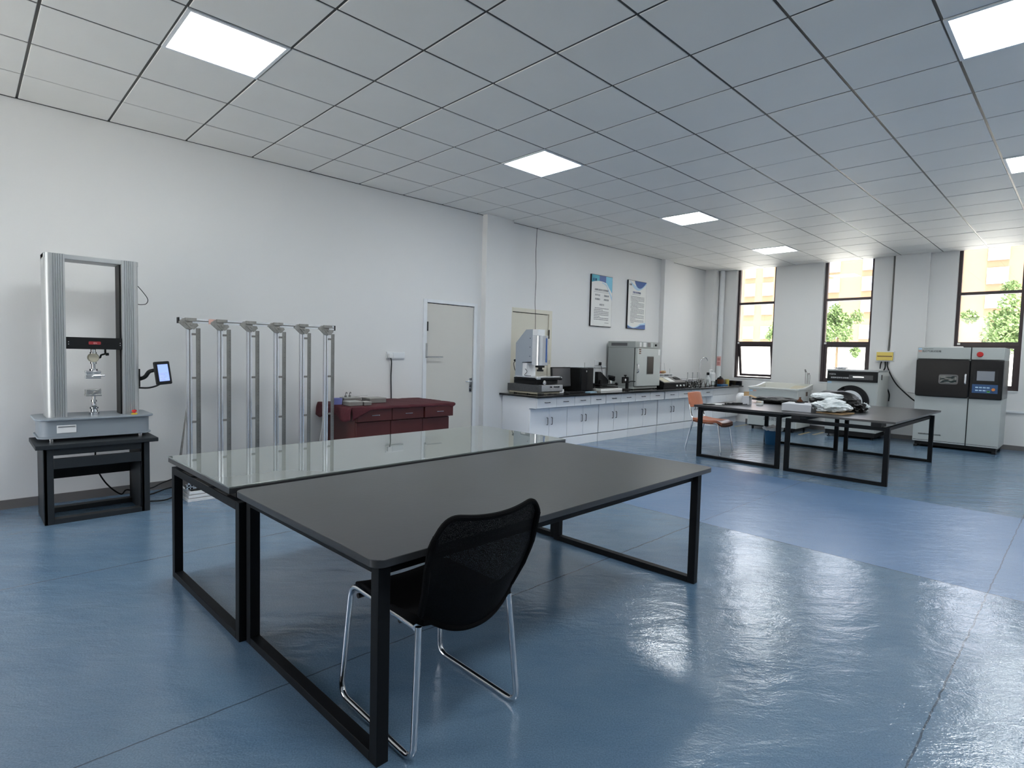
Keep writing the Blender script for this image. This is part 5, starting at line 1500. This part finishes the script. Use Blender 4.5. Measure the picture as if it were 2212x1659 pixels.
tag(obj('crumpled_paper', B().blob((9.00, -2.52, 0.255), (0.085, 0.08, 0.050), 0.5, 2.5, 3, 5), 'paper'), 'crumpled white paper filling the blue bin', 'paper')

# ================================================================== THINGS ON THE FAR TABLES
ZA, ZB = 0.712, 0.718
t = thing('opened_box', 'white box with an open brown cardboard flap near the left end of the far table', 'box', (7.66, -2.68, ZA))
obj('box_body', B().cbox((7.70, -2.63, ZA+0.060), (0.12, 0.10, 0.12), rz=0.1), 'carton', t, 0.002)
obj('flap', B().cbox((7.69, -2.715, ZA+0.118), (0.11, 0.09, 0.004), rz=0.1, rx=0.35), 'cardboard', t)
obj('flap', B().cbox((7.70, -2.62, ZA+0.150), (0.012, 0.07, 0.06), rz=0.8), 'cardboard', t)
tag(obj('white_jug', B().lathe([(0, 0), (0.065, 0), (0.07, 0.01), (0.07, 0.10), (0.055, 0.135), (0.03, 0.15), (0, 0.152)], (7.80, -2.50, ZA), 24), 'white'), 'rounded white container behind the opened box on the far table', 'container')
tag(obj('smartphone', B().cbox((7.10, -2.36, ZA+0.006), (0.15, 0.075, 0.010), rz=-0.5), 'black_gloss', None, 0.003), 'black phone on the left corner of the far table by the orange chair', 'phone')
tag(obj('tool_heap', B().tube(curve([(7.28, -2.52, ZA+0.008), (7.36, -2.50, ZA+0.012), (7.44, -2.58, ZA+0.014), (7.50, -2.52, ZA+0.018), (7.56, -2.60, ZA+0.012)], 5), 0.010, 6).cbox((7.46, -2.60, ZA+0.014), (0.16, 0.05, 0.028), rz=-0.3).cbox((7.40, -2.48, ZA+0.012), (0.12, 0.06, 0.022), rz=0.4).tube(curve([(7.20, -2.50, ZA+0.006), (7.30, -2.60, ZA+0.008), (7.42, -2.66, ZA+0.01), (7.55, -2.70, ZA+0.012)], 5), 0.006, 6), 'black'), 'heap of black pens and cables left of the opened box', 'tools')
tag(obj('loose_papers', B().cbox((7.28, -2.40, ZA+0.002), (0.25, 0.20, 0.003), rz=-0.5), 'paper'), 'loose white paper sheet on the left of the far table', 'paper')
t = thing('small_white_box', 'tiny white box in front of the black bag on the far table', 'box', (7.83, -2.76, ZA))
obj('box_body', B().cbox((7.76, -2.79, ZA+0.028), (0.085, 0.075, 0.056), rz=0.1), 'paper', t, 0.002)
obj('label_stripe', B().cbox((7.717, -2.795, ZA+0.045), (0.003, 0.07, 0.010), rz=0.1), 'cardboard', t)
b = B()
b.blob((8.28, -2.84, ZA+0.048), (0.15, 0.36, 0.048), 0.25, 1.7, 4, 21, flat=0.046)
tag(obj('black_bag', b, 'bag_black'), 'long black bag lying along the back of the far table', 'bag')
tag(obj('white_carton', B().prism([(7.09, -3.335), (7.10, -3.68), (7.52, -3.56), (7.49, -3.28)][::-1], 'z', ZB+0.0005, ZB+0.093), 'carton', None, 0.004), 'flat white carton lying across both far tables beside the plastic bags', 'box')
t = thing('brown_bottle', 'small brown bottle standing on the flat white carton', 'bottle', (7.36, -3.46, ZB+0.0935))
obj('bottle_body', B().lathe([(0, 0), (0.035, 0), (0.035, 0.03), (0.012, 0.052), (0.012, 0.075), (0, 0.075)], (7.36, -3.46, ZB+0.0935), 20), 'brown', t)
tag(obj('black_coil', B().tube([(7.36+0.055*math.cos(a/8*PI), -3.46+0.05*math.sin(a/8*PI), ZB+0.102) for a in range(16)], 0.008, 6, closed=True), 'black'), 'black cord coil around the brown bottle on the carton', 'cord')
# bags at the junction of both tables
tag(obj('rust_board', B().cbox((7.36, -3.875, ZB+0.006), (0.34, 0.30, 0.010), rz=-0.15), 'cardboard', None, 0.001), 'thin brown board under the black and white bags', 'board')
tag(obj('black_bag', B().blob((7.92, -3.72, ZB+0.115), (0.27, 0.29, 0.130), 0.22, 1.6, 4, 33, flat=0.112), 'bag_black'), 'bulky black plastic bag under the two white bags', 'bag')
tag(obj('black_bag', B().blob((7.80, -4.00, ZB+0.055), (0.15, 0.10, 0.055), 0.5, 2.2, 4, 14, flat=0.05), 'bag_black'), 'small knotted black bag behind the white bags', 'bag')
tag(obj('white_plastic_bag', B().blob((7.68, -3.68, ZB+0.185), (0.16, 0.18, 0.048), 0.22, 1.6, 5, 41), 'bag_white'), 'white plastic bag on top of the black bag, upper of the two white ones', 'bag', 'white plastic bags on the far table')
tag(obj('white_plastic_bag', B().blob((7.37, -3.83, ZB+0.085), (0.22, 0.20, 0.080), 0.32, 2.0, 5, 52, flat=0.070), 'bag_white'), 'white plastic bag hanging forward at the table edge, lower of the two', 'bag', 'white plastic bags on the far table')
tag(obj('plastic_knot', B().blob((8.02, -4.02, ZB+0.05), (0.06, 0.055, 0.055), 0.5, 3.0, 4, 61, flat=0.048), 'bag_white'), 'small crumpled clear plastic knot right of the black bags', 'plastic wrap')

# ================================================================== OUTDOORS
struct('ground', B().box((-80, -80, -0.7), (120, 90, -0.5)), 'paving')
t = thing('apartment_building', 'orange apartment building with pale windows across the yard outside', 'building', (58, 4, -0.5))
obj('wall', B().box((55, -30, -0.5), (63, 12.6, 12.5)), 'facade', t)
obj('wall', B().box((54.6, 12.6, -0.5), (63, 40, 12.5)), 'facade', t)
obj('wall_band', B().box((54.8, 2.0, -0.5), (55, 5.2, 12.5)), 'facade_cream', t)
for yc in (-20, -13.5, -7.2, -0.75, 7.6, 10.3, 15.8, 17.5, 24, 30):
    for zc in (1.4, 3.9, 6.2, 8.0, 9.75, 11.5):
        xw = 54.9 if yc < 12.6 else 54.5
        if zc < 2.5: continue
        hw = 0.62 if yc < 5 else 0.48
        f = obj('window', B().box((xw-0.05, yc-hw, zc-0.60), (xw+0.2, yc+hw, zc+0.60)), 'bframe', t, smooth=False)
        obj('pane', B().box((xw-0.08, yc-hw+0.08, zc-0.05), (xw-0.05, yc-0.03, zc+0.53)).box((xw-0.08, yc+0.03, zc-0.05), (xw-0.05, yc+hw-0.08, zc+0.53)).box((xw-0.08, yc-hw+0.08, zc-0.53), (xw-0.05, yc+hw-0.08, zc-0.12)), 'bwin', f, smooth=False)
obj('ground_floor', B().box((54.4, -30, -0.5), (55, 40, 2.75)), 'paving', t)
obj('drain_pipe', B().cyl((54.85, 1.4, -0.5), (54.85, 1.4, 12.5), 0.08), 'bframe', t)

def leaves(c, r, n, seed, sz=0.09):
    rnd = random.Random(seed)
    bm = bmesh.new()
    b = B(); b.bm = bm
    clumps = [(Vector((rnd.gauss(0, 0.42)*r[0], rnd.gauss(0, 0.42)*r[1], rnd.gauss(0, 0.40)*r[2])), rnd.uniform(0.25, 0.5)) for _ in range(26)]
    for i in range(n):
        cc, cr = rnd.choice(clumps)
        d = Vector((rnd.gauss(0, 1), rnd.gauss(0, 1), rnd.gauss(0, 1))).normalized()*cr*(rnd.random()**0.4)
        p = Vector(c)+cc+Vector((d.x*r[0], d.y*r[1], d.z*r[2]))
        a = Vector((rnd.gauss(0, 1), rnd.gauss(0, 1), rnd.gauss(0, 1))).normalized()
        u_ = a.orthogonal().normalized()*sz*rnd.uniform(0.6, 1.3)
        v_ = a.cross(u_).normalized()*sz*0.5*rnd.uniform(0.6, 1.3)
        bm.faces.new([bm.verts.new(q) for q in (p-u_, p-v_, p+u_, p+v_)])
    return b
def tree(x, yy, zc, r, n, label, seed):
    t = thing('leafy_tree', label, 'tree', (x, yy, -0.5), 'trees outside the windows')
    obj('foliage', leaves((x, yy, zc), r, n, seed), 'leaf', t, smooth=False)
    obj('trunk', B().tube([(x, yy, -0.5), (x+0.05, yy+0.05, zc*0.5), (x, yy, zc)], [0.07, 0.06, 0.04], 10), 'bark', t)
tree(32, 3.15, 3.25, (0.9, 0.75, 0.95), 5200, 'round green tree seen through the middle window', 3)
tree(32, -3.4, 3.0, (1.3, 1.25, 1.15), 8000, 'large green tree seen through the right window', 8)
tree(33, 6.35, 3.2, (0.8, 0.6, 0.9), 2600, 'green tree edge seen at the right of the first window', 5)
